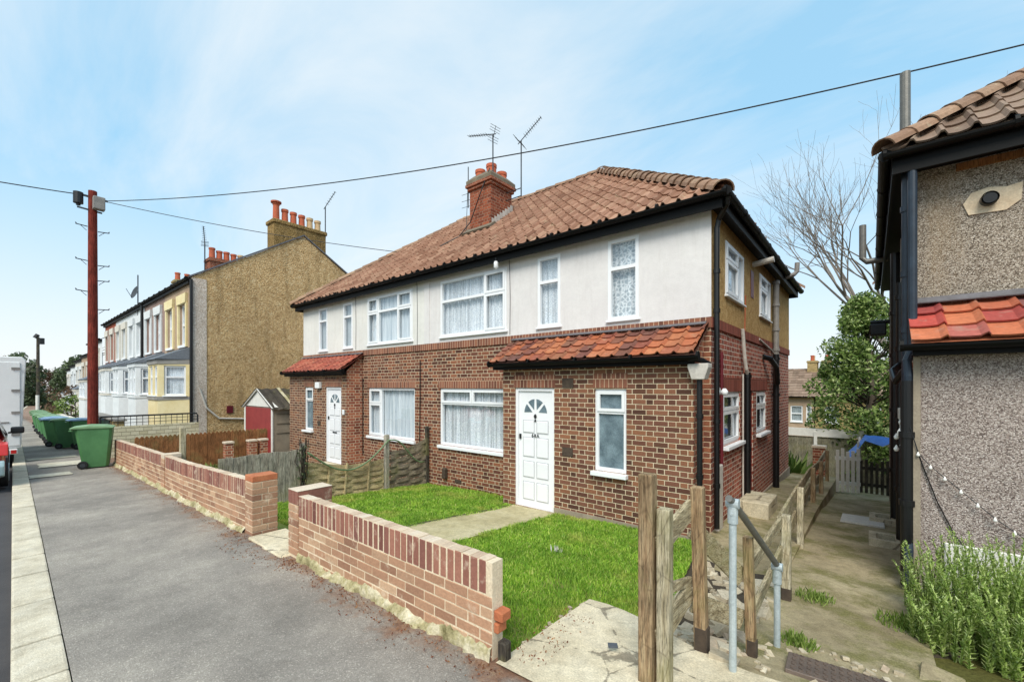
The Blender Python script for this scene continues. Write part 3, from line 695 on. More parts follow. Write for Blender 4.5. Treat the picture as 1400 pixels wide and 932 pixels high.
# soldier courses
MB().box(XL-.004, XR+.004, YF-.03, YF-.003, 2.52, 2.666).build('soldier_course', 'soldier', house)
for s in (1, -1):
    a, b = mir(.452-.04, 2.46+.04, s); MB().box(a, b, YF-.012, YF-.001, 1.645, 1.86).build('soldier_course', 'soldier', house)
MB().box(XR+.002, XR+.028, YF, YB, 2.52, 2.666).build('soldier_course', 'soldier_red', house)
for a, b in ((7.05, 8.3), (8.38, 10.7)): MB().box(XR+.002, XR+.012, a, b, 1.605, 1.83).build('soldier_course', 'soldier_red', house)
# windows
BIG = [(0, .70, 0, .63), (0, .70, .63, 1), (.70, 1, 0, .63), (.70, 1, .63, 1)]
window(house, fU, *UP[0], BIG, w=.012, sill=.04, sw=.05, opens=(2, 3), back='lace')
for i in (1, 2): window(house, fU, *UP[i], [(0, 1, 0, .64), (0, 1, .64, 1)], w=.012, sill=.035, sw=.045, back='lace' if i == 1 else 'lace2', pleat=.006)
THREE = [(0, .26, 0, .68), (0, .26, .68, 1), (.26, .70, 0, .68), (.26, .70, .68, 1), (.70, 1, 0, .68), (.70, 1, .68, 1)]
window(house, fU, *UP[3], THREE, w=.012, sill=.04, sw=.05, opens=(0, 1, 4, 5), back='curtain')
for i in (4, 5): window(house, fU, *UP[i], [(0, 1, 0, .70), (0, 1, .70, 1)], w=.012, sill=.035, sw=.045, back='blind', pleat=.003)
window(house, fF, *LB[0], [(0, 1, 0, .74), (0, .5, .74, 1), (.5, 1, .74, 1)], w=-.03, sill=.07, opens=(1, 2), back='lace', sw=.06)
window(house, fF, *LB[1], [(0, .28, 0, .68), (0, .28, .68, 1), (.28, 1, 0, 1)], w=-.03, sill=.07, opens=(0, 1), back='curtain', sw=.06, pleat=.025)
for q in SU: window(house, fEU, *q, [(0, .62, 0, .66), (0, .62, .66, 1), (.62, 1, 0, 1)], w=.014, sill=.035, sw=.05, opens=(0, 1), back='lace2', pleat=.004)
for i in (0, 2): window(house, fE, *SB[i], [(0, 1, 0, .64), (0, 1, .64, 1)], w=-.02, sill=.06, sw=.09, opens=(0, 1), back='dark_room')
dr = MB(); dr.plate(fE, *SB[1], [(8.48, 9.21, -.34, 1.54)], -.02, -.11); d_ = dr.build('side_door', 'maroon', house)
MB().prism([(8.482, -.338), (9.208, -.338), (9.208, 1.538), (8.482, 1.538)], fE, -.09, -.05).build('door_leaf', 'maroon', d_)
MB().prism([(8.56, .6), (8.60, .6), (8.60, .72), (8.56, .72)], fE, -.05, -.02).build('handle', 'galv', d_)

# porches
def porch(s, tilemat, x_in, x_out):
    a, b = (x_in, x_out) if s > 0 else (x_out, x_in)
    dr = (*mir(3.037, 3.883, s), -.43, 1.66); wn = (*mir(4.643, 5.172, s), .385, 1.65)
    m = MB().plate(fP, a, b, ZB, 2.10, [dr, wn], 0, -.12, closed=False)
    m.build('porch_wall', 'brick_porch', house)
    m = MB()
    for X in (a, b):
        MB().f((X, YP, ZB), (X, YF-.002, ZB), (X, YF-.002, 2.52), (X, YP, 2.10)).build('porch_cheek', 'brick_side', house)
    for q in (dr, wn): MB().box(q[0]-.02, q[1]+.02, YP-.010, YP-.001, 1.665, 1.885).build('soldier_course', 'soldier', house)
    m = MB().box(a-.01, b+.012, YP-.03, YP-.002, ZB, -.40 if s > 0 else -.62); m.plate  # plinth strip
    m2 = MB()
    if s > 0: m2.box(a-.01, dr[0]-.01, YP-.025, YP-.002, ZB, -.46); m2.box(dr[1]+.01, b+.01, YP-.025, YP-.002, ZB, -.33)
    else: m2.box(a-.01, dr[0]-.01, YP-.025, YP-.002, ZB, -.6); m2.box(dr[1]+.01, b+.01, YP-.025, YP-.002, ZB, -.55)
    m2.build('plinth', 'plinth', house)
    panel_door(house, fP, *dr, number='68A' if s > 0 else None, letter=s < 0, hinge=1)
    MB().box(dr[0]-.0, dr[1], YP-.14, YP-.0, dr[2]-.12, dr[2]-.004).build('doorstep', 'concrete', house, bevel=.01)
    if s > 0: window(house, fP, *wn, [(0, 1, 0, .72), (0, 1, .72, 1)], w=-.03, sill=.07, opens=(1,), back=None, glassm='frosted')
    else: window(house, fP, *wn, [(0, 1, 0, .70), (0, 1, .70, 1)], w=-.03, sill=.06, opens=(1,), back=None, glassm='frosted')
    ra, rb = (a-.16, b+.07) if s > 0 else (a-.10, b+.10)
    t = MB(); T = Vector((0, YF-5.80, 2.57-2.12)); tiles(t, (ra, 5.80, 2.12), (1, 0, 0), T, rb-ra, T.length, .225, T.length/4.02, roll=.034, lift=.026, n=10, rw=.26)
    r = t.build('porch_roof', tilemat, house)
    MB().xbox(Matrix.Translation(((ra+rb)/2, YF-.035, 2.60)) @ Matrix.Rotation(R(30), 4, 'X'), rb-ra-.05, .13, .012).build('flashing', 'lead', r)
    f = MB().box(ra+.03, rb-.02, 5.86, 5.89, 1.985, 2.13); f.box(ra+.03, rb-.02, 5.89, YP-.003, 1.985, 2.0); f.build('fascia', 'black', house)
    g = MB(); gutter(g, (ra, 5.80, 2.09), (rb+.04, 5.80, 2.085), .055); g.build('gutter', 'black', house)
    return dr, wn
DR, WN = porch(1, 'tile_porch', XM+2.755, XR-.09); DL, WL = porch(-1, 'tile_red', XM-2.755, XL+.02)
# main roof, fascia, soffit, gutter
OV = .25
roof = hip_roof(house, XL-OV, XR+OV, YF-OV, YB+OV, 4.30, 2.99, 'tile_main')
m = MB(); x0, x1, y0, y1 = XL-OV+.05, XR+OV-.05, YF-OV+.05, YB+OV-.05
m.box(x0, x1, y0, y0+.025, 4.10, 4.30); m.box(x0, x1, y1-.025, y1, 4.10, 4.30); m.box(x0, x0+.025, y0+.026, y1-.026, 4.10, 4.30); m.box(x1-.025, x1, y0+.026, y1-.026, 4.10, 4.30)
m.build('fascia', 'black', house)
m = MB().box(x0+.026, x1-.026, y0+.026, YF-.02, 4.185, 4.195); m.box(XR+.016, x1-.026, YF-.019, y1-.03, 4.185, 4.195); m.box(x0+.026, XL-.016, YF-.019, y1-.03, 4.185, 4.195); m.build('soffit', 'black', house)
m = MB(); gutter(m, (x0-.06, y0-.062, 4.275), (x1+.06, y0-.062, 4.285), .06); gutter(m, (x1+.062, y0-.06, 4.28), (x1+.062, y1+.06, 4.27), .06); gutter(m, (x0-.062, y1+.06, 4.27), (x0-.062, y0-.06, 4.275), .06); m.build('gutter', 'black', house)
# small eaves lamp and surface cables
m = MB().tube([(-5.62, YF-.2, 4.19), (-5.62, YF-.2, 4.12)], .02, 8); l_ = m.build('eaves_lamp', 'black_plastic', house)
MB().lathe([(.03, 0), (.045, -.03), (.045, -.12), (.02, -.15)], -5.62, YF-.2, 4.12, 12).build('lamp_glass', 'upvc', l_, smooth=True)
m = MB()
for X, a, b in ((-8.30, 2.6, 4.18), (-5.42, 2.7, 4.15), (-11.02, 2.7, 4.15)): m.tube([(X, YF-.022, a), (X+.01, YF-.022, (a+b)/2), (X-.01, YF-.022, b)], .006, 6)
m.build('wall_cable', 'lead', house)
m = MB(); m.tube([(-8.22, YF-.012, .35), (-8.2, YF-.012, 1.4), (-8.2, YF-.012, 2.3)], .012, 6)
m.tube([(XM-2.70, YF-.015, -.2), (XM-2.70, YF-.015, 1.9)], .014, 6); m.build('wall_cable', 'black_pipe', house)
# air bricks, meter boxes and lamps on the porch fronts
for (u0, u1, v0, v1, yy) in ((XM+4.05, XM+4.26, 1.66, 1.82, YP), (XM+4.05, XM+4.25, .55, .69, YP), (XM-4.35, XM-4.18, .55, .68, YP), (-7.0, -6.8, -.42, -.34, YF)): MB().box(u0, u1, yy-.012, yy-.001, v0, v1).build('air_brick', 'tarred', house)
MB().box(XM-4.34, XM-4.1, YP-.1, YP-.002, 1.62, 1.80).build('porch_lamp', 'upvc', house, bevel=.02, seg=2)
MB().prism([(XM-2.93, .92), (XM-2.84, .92), (XM-2.84, 1.06), (XM-2.93, 1.06)], fP, 0.002, .04).build('door_bell', 'upvc', house, bevel=.02, seg=2)
m = MB().box(-7.33, -7.23, YF-.11, YF-.01, -.36, -.12); m.build('gully_hood', 'tarred', house, bevel=.02)
# chimney
CX0, CX1, CY0, CY1 = -8.23, -7.47, 8.12, 8.95
c = MB().box(CX0, CX1, CY0, CY1, 5.2, 6.86); ch = c.build('chimney', 'chimney_brick', house)
m = MB(); m.box(CX0-.05, CX1+.05, CY0-.05, CY1+.05, 6.861, 6.94); m.box(CX0-.09, CX1+.09, CY0-.09, CY1+.09, 6.941, 7.02); m.build('oversailing_course', 'chimney_brick', ch, bevel=.008)
a = MB(); z0 = 7.021
B0 = [(CX0-.07, CY0-.07), (CX1+.07, CY0-.07), (CX1+.07, CY1+.07), (CX0-.07, CY1+.07)]; B1 = [(CX0+.08, CY0+.08), (CX1-.08, CY0+.08), (CX1-.08, CY1-.08), (CX0+.08, CY1-.08)]
lo = [a.v((x, y, z0)) for x, y in B0]; md = [a.v((x, y, z0+.10)) for x, y in B0]; hi = [a.v((x, y, z0+.25)) for x, y in B1]
for P_, Q_ in ((lo, md), (md, hi)):
    for i in range(4): a.F.append([P_[i], P_[(i+1) % 4], Q_[(i+1) % 4], Q_[i]])
a.F.append(hi); a.build('flaunching', 'cement', ch)
for px_, py_, hh in ((CX0+.2, CY0+.2, .26), (CX0+.2, CY1-.2, .24), (CX1-.18, CY0+.22, .3), (CX1-.18, CY1-.2, .24)):
    MB().lathe([(.14, 0), (.125, hh-.09), (.14, hh-.08), (.14, hh), (.105, hh), (.10, hh-.1)], px_, py_, 7.17, 16).build('chimney_pot', 'terracotta', ch, smooth=False)
# stepped flashing up the right-hand side of the stack
fl = MB()
for i in range(8):
    y = CY0+.08+i*.105; z = 4.30+(y-(YF-OV))*.757
    fl.box(CX1+.002, CX1+.008, y-.05, y+.055, z+.02, z+.19)
fl.build('stepped_flashing', 'white_pipe', ch)
fl = MB(); zf = 4.30+(CY0-(YF-OV))*.757
fl.xbox(Matrix.Translation((-7.85, CY0-.07, zf+.03)) @ Matrix.Rotation(math.atan(.757), 4, 'X'), 1.0, .3, .05); fl.build('cement_fillet', 'cement', ch)
def yagi(parent, base, top, tip, elems, r=.011, refl=True):
    m = MB(); base, top, tip = Vector(base), Vector(top), Vector(tip); m.tube([base, top], r*1.5, 8)
    d = (tip-top); L = d.length; dn = d.normalized(); m.tube([top-dn*.12, tip], r, 6)
    side = dn.cross(Vector((0, 0, 1))).normalized(); upv = side.cross(dn)
    for i in range(elems):
        c = top+d*(.2+.78*i/(elems-1)); h = .10-.03*i/elems; m.tube([c-side*h, c+side*h], r*.5, 5)
    if refl:
        for s in (-1, 1):
            for t in (.06, .12, .18): c = top-dn*.05+upv*s*t; m.tube([c-side*.17, c+side*.17], r*.5, 5)
            m.tube([top-dn*.05, top-dn*.05+upv*s*.2], r*.6, 5)
    return m.build('aerial', 'dark_metal', parent)
yagi(house, (-7.47, 8.2, 6.9), (-7.47, 8.2, 8.15), (-8.45, 8.3, 8.5), 9)
yagi(house, (-6.98, 8.75, 6.6), (-6.98, 8.75, 8.05), (-6.45, 8.9, 8.52), 10)
m = MB(); m.tube([(-8.37, 8.2, 6.5), (-8.37, 8.2, 7.6)], .014, 6); m.tube([(-8.37, 8.2, 6.9), (-8.23, 8.2, 6.88)], .01, 6); m.tube([(-8.45, 8.2, 5.9), (-8.38, 8.2, 7.2)], .008, 6)
for z in (6.55, 6.72, 6.9): m.tube([(-8.62, 8.2, z), (-8.3, 8.2, z-.02)], .006, 5)
m.build('aerial', 'dark_metal', house)
m = MB(); m.tube([(CX1+.01, 8.7, 6.6), (-6.98, 8.75, 6.62)], .012, 6); m.tube([(CX1+.01, 8.7, 6.8), (-6.98, 8.75, 6.82)], .012, 6); m.build('aerial_bracket', 'dark_metal', house)
m = MB(); m.tube([(CX1-.02, CY0-.02, 7.25), (-7.75, CY0-.12, 6.6), (-8.1, CY0-.1, 6.0), (-8.4, 7.9, 5.66), (-8.7, 7.5, 5.36)], .014, 6); m.build('roof_cable', 'black_pipe', house)
# flank pipework
def pipe(parent, pts, r, mat, name='downpipe', collars=()):
    m = MB().tube(pts, r, 12)
    for z in collars: 
        a = Vector(pts[-1]); m.tube([(a.x, a.y, z-.03), (a.x, a.y, z+.03)], r*1.28, 12)
    return m.build(name, mat, parent, smooth=False)
pipe(house, [(XR+.26, YF-.16, 4.25), (XR+.24, YF-.12, 4.16), (XR+.10, YF+.02, 4.02), (XR+.075, YF+.02, 3.9), (XR+.075, YF+.02, -.3)], .036, 'black_pipe', collars=(3.3, 2.75, 1.2, .3))
hp = MB(); hx, hy = XR-.02, YP-.05
hp.prism([(-.13, 0), (.13, 0), (.13, -.05), (.08, -.21), (-.08, -.21), (-.13, -.05)], lambda u, v, w: (hx+.02+u, hy+w, 1.99+v), -.09, .09); hp.build('rainwater_hopper', 'white_pipe', house, bevel=.008)
pipe(house, [(hx+.02, hy, 1.79), (hx+.02, hy, -.35)], .037, 'black_pipe', collars=(1.3, .5))
m = MB().tube([(hx+.12, YP+.02, 1.98), (hx+.05, YP-.04, 2.03), (hx-.08, 5.80, 2.05)], .035, 10); m.build('gutter_outlet', 'black', house)
pipe(house, [(XR+.03, 6.92, -.4), (XR+.03, 6.92, 2.2)], .022, 'maroon', 'service_pipe')
lm = MB().tube([(XR, 6.7, 1.62), (XR+.06, 6.7, 1.62)], .05, 12); lm.build('security_lamp', 'upvc', house); 
ll = MB().lathe([(.0, 0), (.045, .01), (.05, .06), (.02, .1)], XR+.12, 6.7, 1.56, 12); ll.build('security_lamp', 'upvc', house, smooth=True)
mb_ = MB().box(XR+.003, XR+.07, 6.62, 6.84, -.4, .55); mb_.build('meter_box', 'white_pipe', house, bevel=.01)
pipe(house, [(XR+.06, 8.12, 2.66), (XR+.07, 8.24, 2.15), (XR+.08, 8.3, 1.98), (XR+.08, 8.38, 1.9)], .03, 'white_pipe', 'waste_pipe')
pipe(house, [(XR+.08, 8.4, 1.93), (XR+.08, 8.4, -.32)], .052, 'black_pipe', collars=(1.86, .6))
pipe(house, [(XR+.035, 8.28, 1.9), (XR+.035, 8.28, -.3)], .014, 'white_pipe', 'service_pipe')
pipe(house, [(XR+.10, 11.2, 2.35), (XR+.10, 11.2, 4.05)], .058, 'grey_pipe', 'soil_stack', collars=(2.5, 2.95, 3.5, 4.0))
pipe(house, [(XR+.10, 11.2, 2.4), (XR+.10, 11.2, -.62)], .062, 'black_pipe', 'soil_stack', collars=(2.3, 1.95, 1.5, .9))
pipe(house, [(XR+.0, 10.2, 2.3), (XR+.12, 10.35, 2.26), (XR+.17, 10.75, 2.1), (XR+.14, 11.1, 1.75)], .055, 'black_pipe', 'soil_branch')
pipe(house, [(XR+.03, 9.7, 2.62), (XR+.05, 10.9, 2.48), (XR+.06, 11.15, 2.42)], .02, 'white_pipe', 'overflow_pipe')
pipe(house, [(XR-.05, 9.2, 3.98), (XR+.36, 9.2, 4.03)], .055, 'white_pipe', 'overflow_pipe')
pipe(house, [(XR+.22, 11.7, 4.2), (XR+.38, 11.7, 4.24), (XR+.43, 11.72, 4.3), (XR+.44, 11.72, 4.5)], .05, 'grey_pipe', 'flue')
m = MB().tube([(XR+.02, 8.55, 3.3), (XR+.02, 8.45, 2.3), (XR+.02, 8.42, 1.9)], .008, 6); m.build('wall_cable', 'terracotta', house)
MB().box(XR+.012, XR+.02, 9.0, 9.25, 3.35, 3.85).build('air_brick', 'maroon', house)
MB().tube([(XR+.1, 11.2, -.74), (XR+.1, 11.2, -.58)], .17, 14).build('gully_surround', 'tarred', house)
# ------------------------------------------------------------------ right-hand neighbour
XA = .33
nb = thing('pebbledash_house', 'grey pebbledash house at the right edge with red tiled pent roof', 'house', (XA, YP, -.4))
m = MB().plate(front(YP), XA, 4.0, -.9, 2.12, [(2.4, 3.25, -.4, 1.66)], 0, -.1, closed=False); m.build('pebbledash_wall', 'pebble_pink', nb)
m = MB().plate(fF, XA+.05, 12.8, 2.0, ZE, [(1.9, 2.4, 2.77, 4.05), (4.2, 6.1, 2.79, 4.03)], 0, -.1, closed=False); m.f((4.0, YF, -.9), (12.8, YF, -.9), (12.8, YF, 2.0), (4.0, YF, 2.0)); m.build('pebbledash_wall', 'pebble_grey', nb)
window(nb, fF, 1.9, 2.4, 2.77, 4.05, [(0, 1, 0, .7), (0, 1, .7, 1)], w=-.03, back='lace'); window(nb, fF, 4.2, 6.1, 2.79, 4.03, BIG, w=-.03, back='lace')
panel_door(nb, front(YP), 2.4, 3.25, -.4, 1.66)
m = MB(); m.f((XA, YP, -.9), (XA, YF, -.9), (XA, YF, 2.2), (XA, YP, 2.1)); m.f((4.0, YP, -.9), (4.0, YF, -.9), (4.0, YF, 2.5), (4.0, YP, 2.1)); m.build('porch_cheek', 'brick_flank', nb)
m = MB(); m.f((XA+.05, YF, -1.6), (XA+.05, YB, -1.6), (XA+.05, YB, ZW), (XA+.05, YF, ZW)); m.build('flank_wall', 'brick_flank', nb)
m = MB(); m.f((XA+.05, YF, ZW), (XA+.05, YB, ZW), (XA+.05, YB, ZE), (XA+.05, YF, ZE)); m.f((XA, YB, -1.6), (12.8, YB, -1.6), (12.8, YB, ZE), (XA, YB, ZE)); m.f((12.8, YF, -1.6), (12.8, YB, -1.6), (12.8, YB, ZE), (12.8, YF, ZE)); m.build('pebbledash_wall', 'pebble_grey', nb)
MB().box(XA-.004, XA+.05, YP-.016, YP-.001, -.9, 1.99).build('corner_bead', 'plinth', nb)
hip_roof(nb, XA-.21, 13.1, YF-.25-.13, YB+.25, 4.19, 2.99, 'tile_grey', w=.23)
x0, x1, y0, y1 = XA-.16, 13.05, YF-.32, YB+.2; ZN = 4.05
m = MB().box(x0, x1, y0, y0+.03, 3.95, 4.19); m.box(x0, x0+.03, y0+.031, y1, 3.95, 4.19); m.build('fascia', 'black', nb)
m = MB().box(x0+.031, x1, y0+.031, YF-.003, 4.03, 4.04); m.box(x0+.031, XA+.045, YF-.002, y1, 4.03, 4.04); m.build('soffit', 'black', nb)
m = MB(); gutter(m, (x0-.06, y0-.064, 4.15), (x1, y0-.064, 4.16), .055); gutter(m, (x0-.06, y1, 4.13), (x0-.06, y0-.06, 4.14), .055); m.build('gutter', 'black', nb)
t = MB(); T = Vector((0, YF-5.74, 2.58-2.13)); tiles(t, (XA-.03, 5.74, 2.13), (1, 0, 0), T, 3.9, T.length, .262, T.length/3.02, roll=.034, lift=.032, n=12, rw=.2)
pr = t.build('porch_roof', 'tile_scarlet', nb)
MB().xbox(Matrix.Translation((XA+1.95, YF-.05, 2.62)) @ Matrix.Rotation(R(30), 4, 'X'), 3.9, .16, .012).build('flashing', 'lead', pr)
f = MB().box(XA-.02, XA+3.85, 5.82, 5.85, 2.0, 2.14); f.box(XA-.02, XA+3.85, 5.85, YP-.002, 2.0, 2.012); f.build('fascia', 'black', nb)
m = MB(); gutter(m, (XA-.10, 5.76, 2.10), (XA+3.9, 5.76, 2.105), .058); m.build('gutter', 'black', nb)
# vent on pale patch
m = MB(); P_ = [(-.16, -.12), (.1, -.13), (.2, -.05), (.21, .12), (.1, .1), (-.02, .13), (-.14, .1), (-.2, .0)]
VX, VZ = .93, 3.58
m.prism([(VX+a, VZ+b) for a, b in P_], fF, .002, .014); m.build('mortar_patch', 'mortar', nb)
v_ = MB(); v_.tube([(VX-.02, YF-.012, VZ), (VX-.02, YF-.1, VZ-.005)], .065, 16, cap=False); v_.tube([(VX-.02, YF-.1, VZ-.005), (VX-.02, YF-.02, VZ)], .05, 16); v_.build('vent_pipe', 'black_pipe', nb)
m = MB().box(XA+.35, XA+.85, YF-.006, YF-.001, 3.94, 4.02); m.build('rust_stain_board', 'brown_panel', nb)
# pipes on the flank
pipe(nb, [(XA-.04, YP+.30, 4.22), (XA-.04, YP+.30, -.25)], .042, 'blue_pipe', collars=(3.6, 2.9, 2.3, 1.2))
pipe(nb, [(XA+.0, YP+.18, 4.22), (XA+.0, YP+.18, 2.1), (XA-.05, YP+.05, 1.95), (XA-.04, YP+.02, 1.8), (XA-.04, YP+.02, .15), (XA-.04, YP-.02, .02), (XA-.05, YP-.08, -.3)], .04, 'blue_pipe', 'soil_stack')
pipe(nb, [(XA-.05, YP+.01, 1.75), (XA-.05, YP+.01, -.35)], .052, 'black_pipe', collars=(1.2, .5))
pipe(nb, [(XA-.02, 7.9, 3.1), (XA-.02, 7.9, -.45)], .055, 'black_pipe', 'soil_stack', collars=(2.9, 2.2, 1.3, .3))
pipe(nb, [(XA-.02, 9.6, 3.9), (XA-.02, 9.6, -.62)], .07, 'black_pipe', 'soil_stack', collars=(2.9, 2.2, 1.3, .3))
pipe(nb, [(XA+.03, 8.7, 3.9), (XA+.03, 8.7, -.5)], .03, 'grey_pipe', 'waste_pipe')
pipe(nb, [(XA-.02, 7.0, 4.2), (XA-.02, 7.0, 5.45)], .05, 'steel_dark', 'vent_stack')
pipe(nb, [(XA-.1, 10.6, 4.05), (XA-.4, 10.6, 4.05), (XA-.46, 10.6, 4.12), (XA-.46, 10.6, 4.75)], .055, 'steel_dark', 'flue')
m = MB().box(XA-.1, XA+.02, 6.42, 6.62, 1.32, 1.45); m.build('junction_box', 'white_pipe', nb, bevel=.01)
pipe(nb, [(XA-.02, 7.9, 2.0), (XA-.12, 7.6, 1.9), (XA-.1, 7.2, 1.75), (XA-.02, 7.0, 1.9)], .035, 'black_pipe', 'soil_branch')
pipe(nb, [(XA-.03, 11.6, 3.0), (XA-.35, 11.6, 3.0)], .04, 'black_pipe', 'flue'); 
MB().box(XA-.36, XA-.1, 11.4, 11.7, 2.72, 2.95).build('lantern', 'black_plastic', nb, bevel=.02)
for y in (7.9, 9.6): MB().plate(lambda u, v, w: (u, v, w), XA-.36, XA-.0, y-.22, y+.22, [(XA-.28, XA-.08, y-.14, y+.14)], zalley(y)+.1, zalley(y)-.1).build('gully_surround', 'concrete', nb)
cm = MB().box(4.0, 4.8, 9.4, 10.2, 5.5, 8.2); cm.build('chimney', 'chimney_brick', nb)
m = MB().tube([(XA-.01, YP-.012, 1.2), (.38, YP-.015, .95), (.5, YP-.02, .55), (.62, YP-.015, .25), (.78, YP-.02, .02), (.95, YP-.02, -.1)], .006, 6); m.build('wall_cable', 'black_pipe', nb)
# white painted board at the base of the wall, under the shrub
MB().box(.55, 3.8, YP-.035, YP-.002, -.4, .16).build('plinth', 'white_wood', nb, bevel=.01)
# festoon lights
fs = thing('string_lights', 'white festoon bulbs strung down the grey pebbledash wall', 'string lights', (XA, YP, 1.0))
pts = [(.30, 5.96, 1.28), (.36, 5.97, 1.02), (.45, 5.965, .90), (.55, 5.96, .80), (.66, 5.955, .69), (.77, 5.95, .58), (.88, 5.95, .47), (1.0, 5.95, .37), (1.12, 5.95, .27)]
cb_ = MB().tube(pts, .004, 6).build('cable', 'wire', fs)
for p in pts[1:]: MB().lathe([(.003, .014), (.008, .0), (.015, -.014), (.012, -.027), (.003, -.032)], p[0], p[1]-.012, p[2], 10).build('bulb', 'glow_bulb', fs, smooth=True)
for i in range(9):
    p = (XA-.09+random.uniform(-.05, .05), 6.2+random.uniform(-.2, .2), 1.32-.04*i); MB().lathe([(.004, .02), (.014, .0), (.024, -.02), (.018, -.045), (.004, -.05)], p[0], p[1], p[2], 10).build('bulb', 'glow_bulb', fs, smooth=True)
# ------------------------------------------------------------------ garden: lawn, path, slabs
def lawn_mask(x, y):
    xr = -1.25-.5*(y-3.1)/3 if y > 3.1 else -1.78
    if x > xr: return False
    if -4.88 < x < -4.02 and y > 2.95+.0: return False
    if y < 2.14+(.5 if x < -4.5 else 0): return False
    if x > XM+2.755 and y > YP-.05: return False
    if y > YF-.05 or x < -7.85: return False
    for px_, py_, r_ in ((-6.4, 4.75, .42), (-5.9, 4.5, .25), (-3.1, 5.0, .38), (-2.3, 3.5, .25), (-3.6, 3.1, .3), (-1.9, 2.5, .2)):
        d_ = math.hypot(x-px_, (y-py_)*1.3)/r_
        if d_ < 1 and random.random() > .25+.6*d_: return False
    return True
lxr = lambda y: -1.25-.5*(y-3.1)/3 if y > 3.0 else -1.74
ln = sheet(lambda t, y: (-7.88+t*(lxr(y)+7.88), y, zlawn(-7.88+t*(lxr(y)+7.88), y)-.012), np.linspace(0, 1, 40), np.linspace(2.12, 6.44, 30))
struct('lawn', ln, 'lawn_base', smooth=True)
NB = 125000
bx = RNG.uniform(-7.85, -1.1, NB*2); by = RNG.uniform(2.14, 6.42, NB*2)
dd = np.hypot(bx, by); keep = RNG.uniform(0, 1, NB*2) < np.clip(5.5/dd, .35, 1.)**1.6
bx, by = bx[keep], by[keep]
mk = np.array([lawn_mask(x, y) for x, y in zip(bx, by)]); bx, by = bx[mk], by[mk]
n = len(bx); bz = np.array([zlawn(x, y) for x, y in zip(bx, by)])-.015
clump = .6+.4*np.sin(bx*7.1+np.sin(by*5)*2)*np.sin(by*6.3+bx)
hh = RNG.uniform(.018, .055, n)*(.6+.7*clump); an = RNG.uniform(0, 2*np.pi, n); wd = RNG.uniform(.0022, .0042, n)*np.clip(np.hypot(bx, by)/3.4, 1, 2.2)
lean = RNG.uniform(.2, .9, n)*hh; la = RNG.uniform(0, 2*np.pi, n)
V = np.empty((n, 5, 3)); cx, sx = np.cos(an)*wd, np.sin(an)*wd
lx, ly = np.cos(la)*lean, np.sin(la)*lean
V[:, 0] = np.stack([bx-cx, by-sx, bz], 1); V[:, 1] = np.stack([bx+cx, by+sx, bz], 1)
V[:, 2] = np.stack([bx+cx*.8+lx*.4, by+sx*.8+ly*.4, bz+hh*.65], 1); V[:, 3] = np.stack([bx-cx*.8+lx*.4, by-sx*.8+ly*.4, bz+hh*.65], 1); V[:, 4] = np.stack([bx+lx, by+ly, bz+hh], 1)
def raw_mesh(name, V, quads, tris, mat):
    me = bpy.data.meshes.new(name); nq, nt = len(quads), len(tris)
    me.vertices.add(len(V)); me.vertices.foreach_set('co', V.astype('f').ravel())
    loops = np.concatenate([quads.ravel(), tris.ravel()]) if nt else quads.ravel()
    me.loops.add(len(loops)); me.loops.foreach_set('vertex_index', loops.astype('i'))
    me.polygons.add(nq+nt); st = np.concatenate([np.arange(nq)*4, nq*4+np.arange(nt)*3]) if nt else np.arange(nq)*4
    me.polygons.foreach_set('loop_start', st.astype('i'))
    me.update(calc_edges=True); me.validate(); me.materials.append(M[mat] if isinstance(mat, str) else mat)
    o = bpy.data.objects.new(name, me); COL.objects.link(o); return o
b5 = np.arange(n)[:, None]*5
tag(raw_mesh('grass', V.reshape(-1, 3), b5+np.array([[0, 1, 2, 3]]), b5+np.array([[3, 2, 4]]), 'grass'), 'bright green mown grass of the front lawn', 'grass', kind='stuff')
# garden path to the white door
pth = sheet(lambda x, y: (x+.01*math.sin(y*5), y, zlawn(x, y)+.012 if y < 5.9 else zlawn(x, 5.9)+.012), np.linspace(-4.93, -3.99, 6), np.linspace(2.24, YP-.03, 20))
struct('garden_path', pth, 'path', smooth=True)
m = MB(); y = 2.9
while y < 5.9:
    m.bar((-4.955, y, zlawn(-5, y)-.015), (-4.955, min(5.95, y+.9), zlawn(-5, min(5.95, y+.9))-.015), .03, .07); y += .91
struct('path_edging', m, 'tarred', bevel=.006)
# threshold slabs in the wall opening
m = MB(); 
for a, b, c_, d_ in ((-5.66, -5.2, 1.92, 2.35), (-5.19, -4.70, 1.90, 2.3), (-5.6, -5.1, 2.37, 2.75), (-5.08, -4.72, 2.33, 2.8)):
    z = zp((a+b)/2)+.03-.06*(c_-1.9); m.box(a, b, c_, d_, z-.12, z+random.uniform(-.01, .01))
struct('threshold_slab', m, 'apron', bevel=.012)
# apron and alley
ap = sheet(lambda x, t: (x, 1.98+t*(1.05+.12*math.sin(x*3)), zp(x)+.020-.05*t+.008*math.sin(x*4+t*3)*t), np.linspace(-1.78, 2.6, 30), np.linspace(0, 1, 8)); struct('concrete_apron', ap, 'apron', smooth=True)
al = sheet(lambda x, y: (x, y, zalley(y)+.008*math.sin(x*5+y*3)+.006*math.sin(y*7)), np.linspace(-.82, XA+.02, 8), np.linspace(2.9, 18, 70)); struct('alley_path', al, 'alley', smooth=True)
te = sheet(lambda x, y: (x, y, zterr(y)+.006*math.sin(x*5+y*3)), np.linspace(XR, -.72, 6), np.linspace(5.2, 14.6, 30)); te_o = struct('side_path', te, 'alley', smooth=True)
rt = MB(); 
for y in np.arange(5.2, 14.5, .5): rt.f((-.722, y, zterr(y)), (-.722, y+.5, zterr(y+.5)), (-.722, y+.5, zalley(y+.5)-.2), (-.722, y, zalley(y)-.2))
struct('retaining_edge', rt, 'alley')
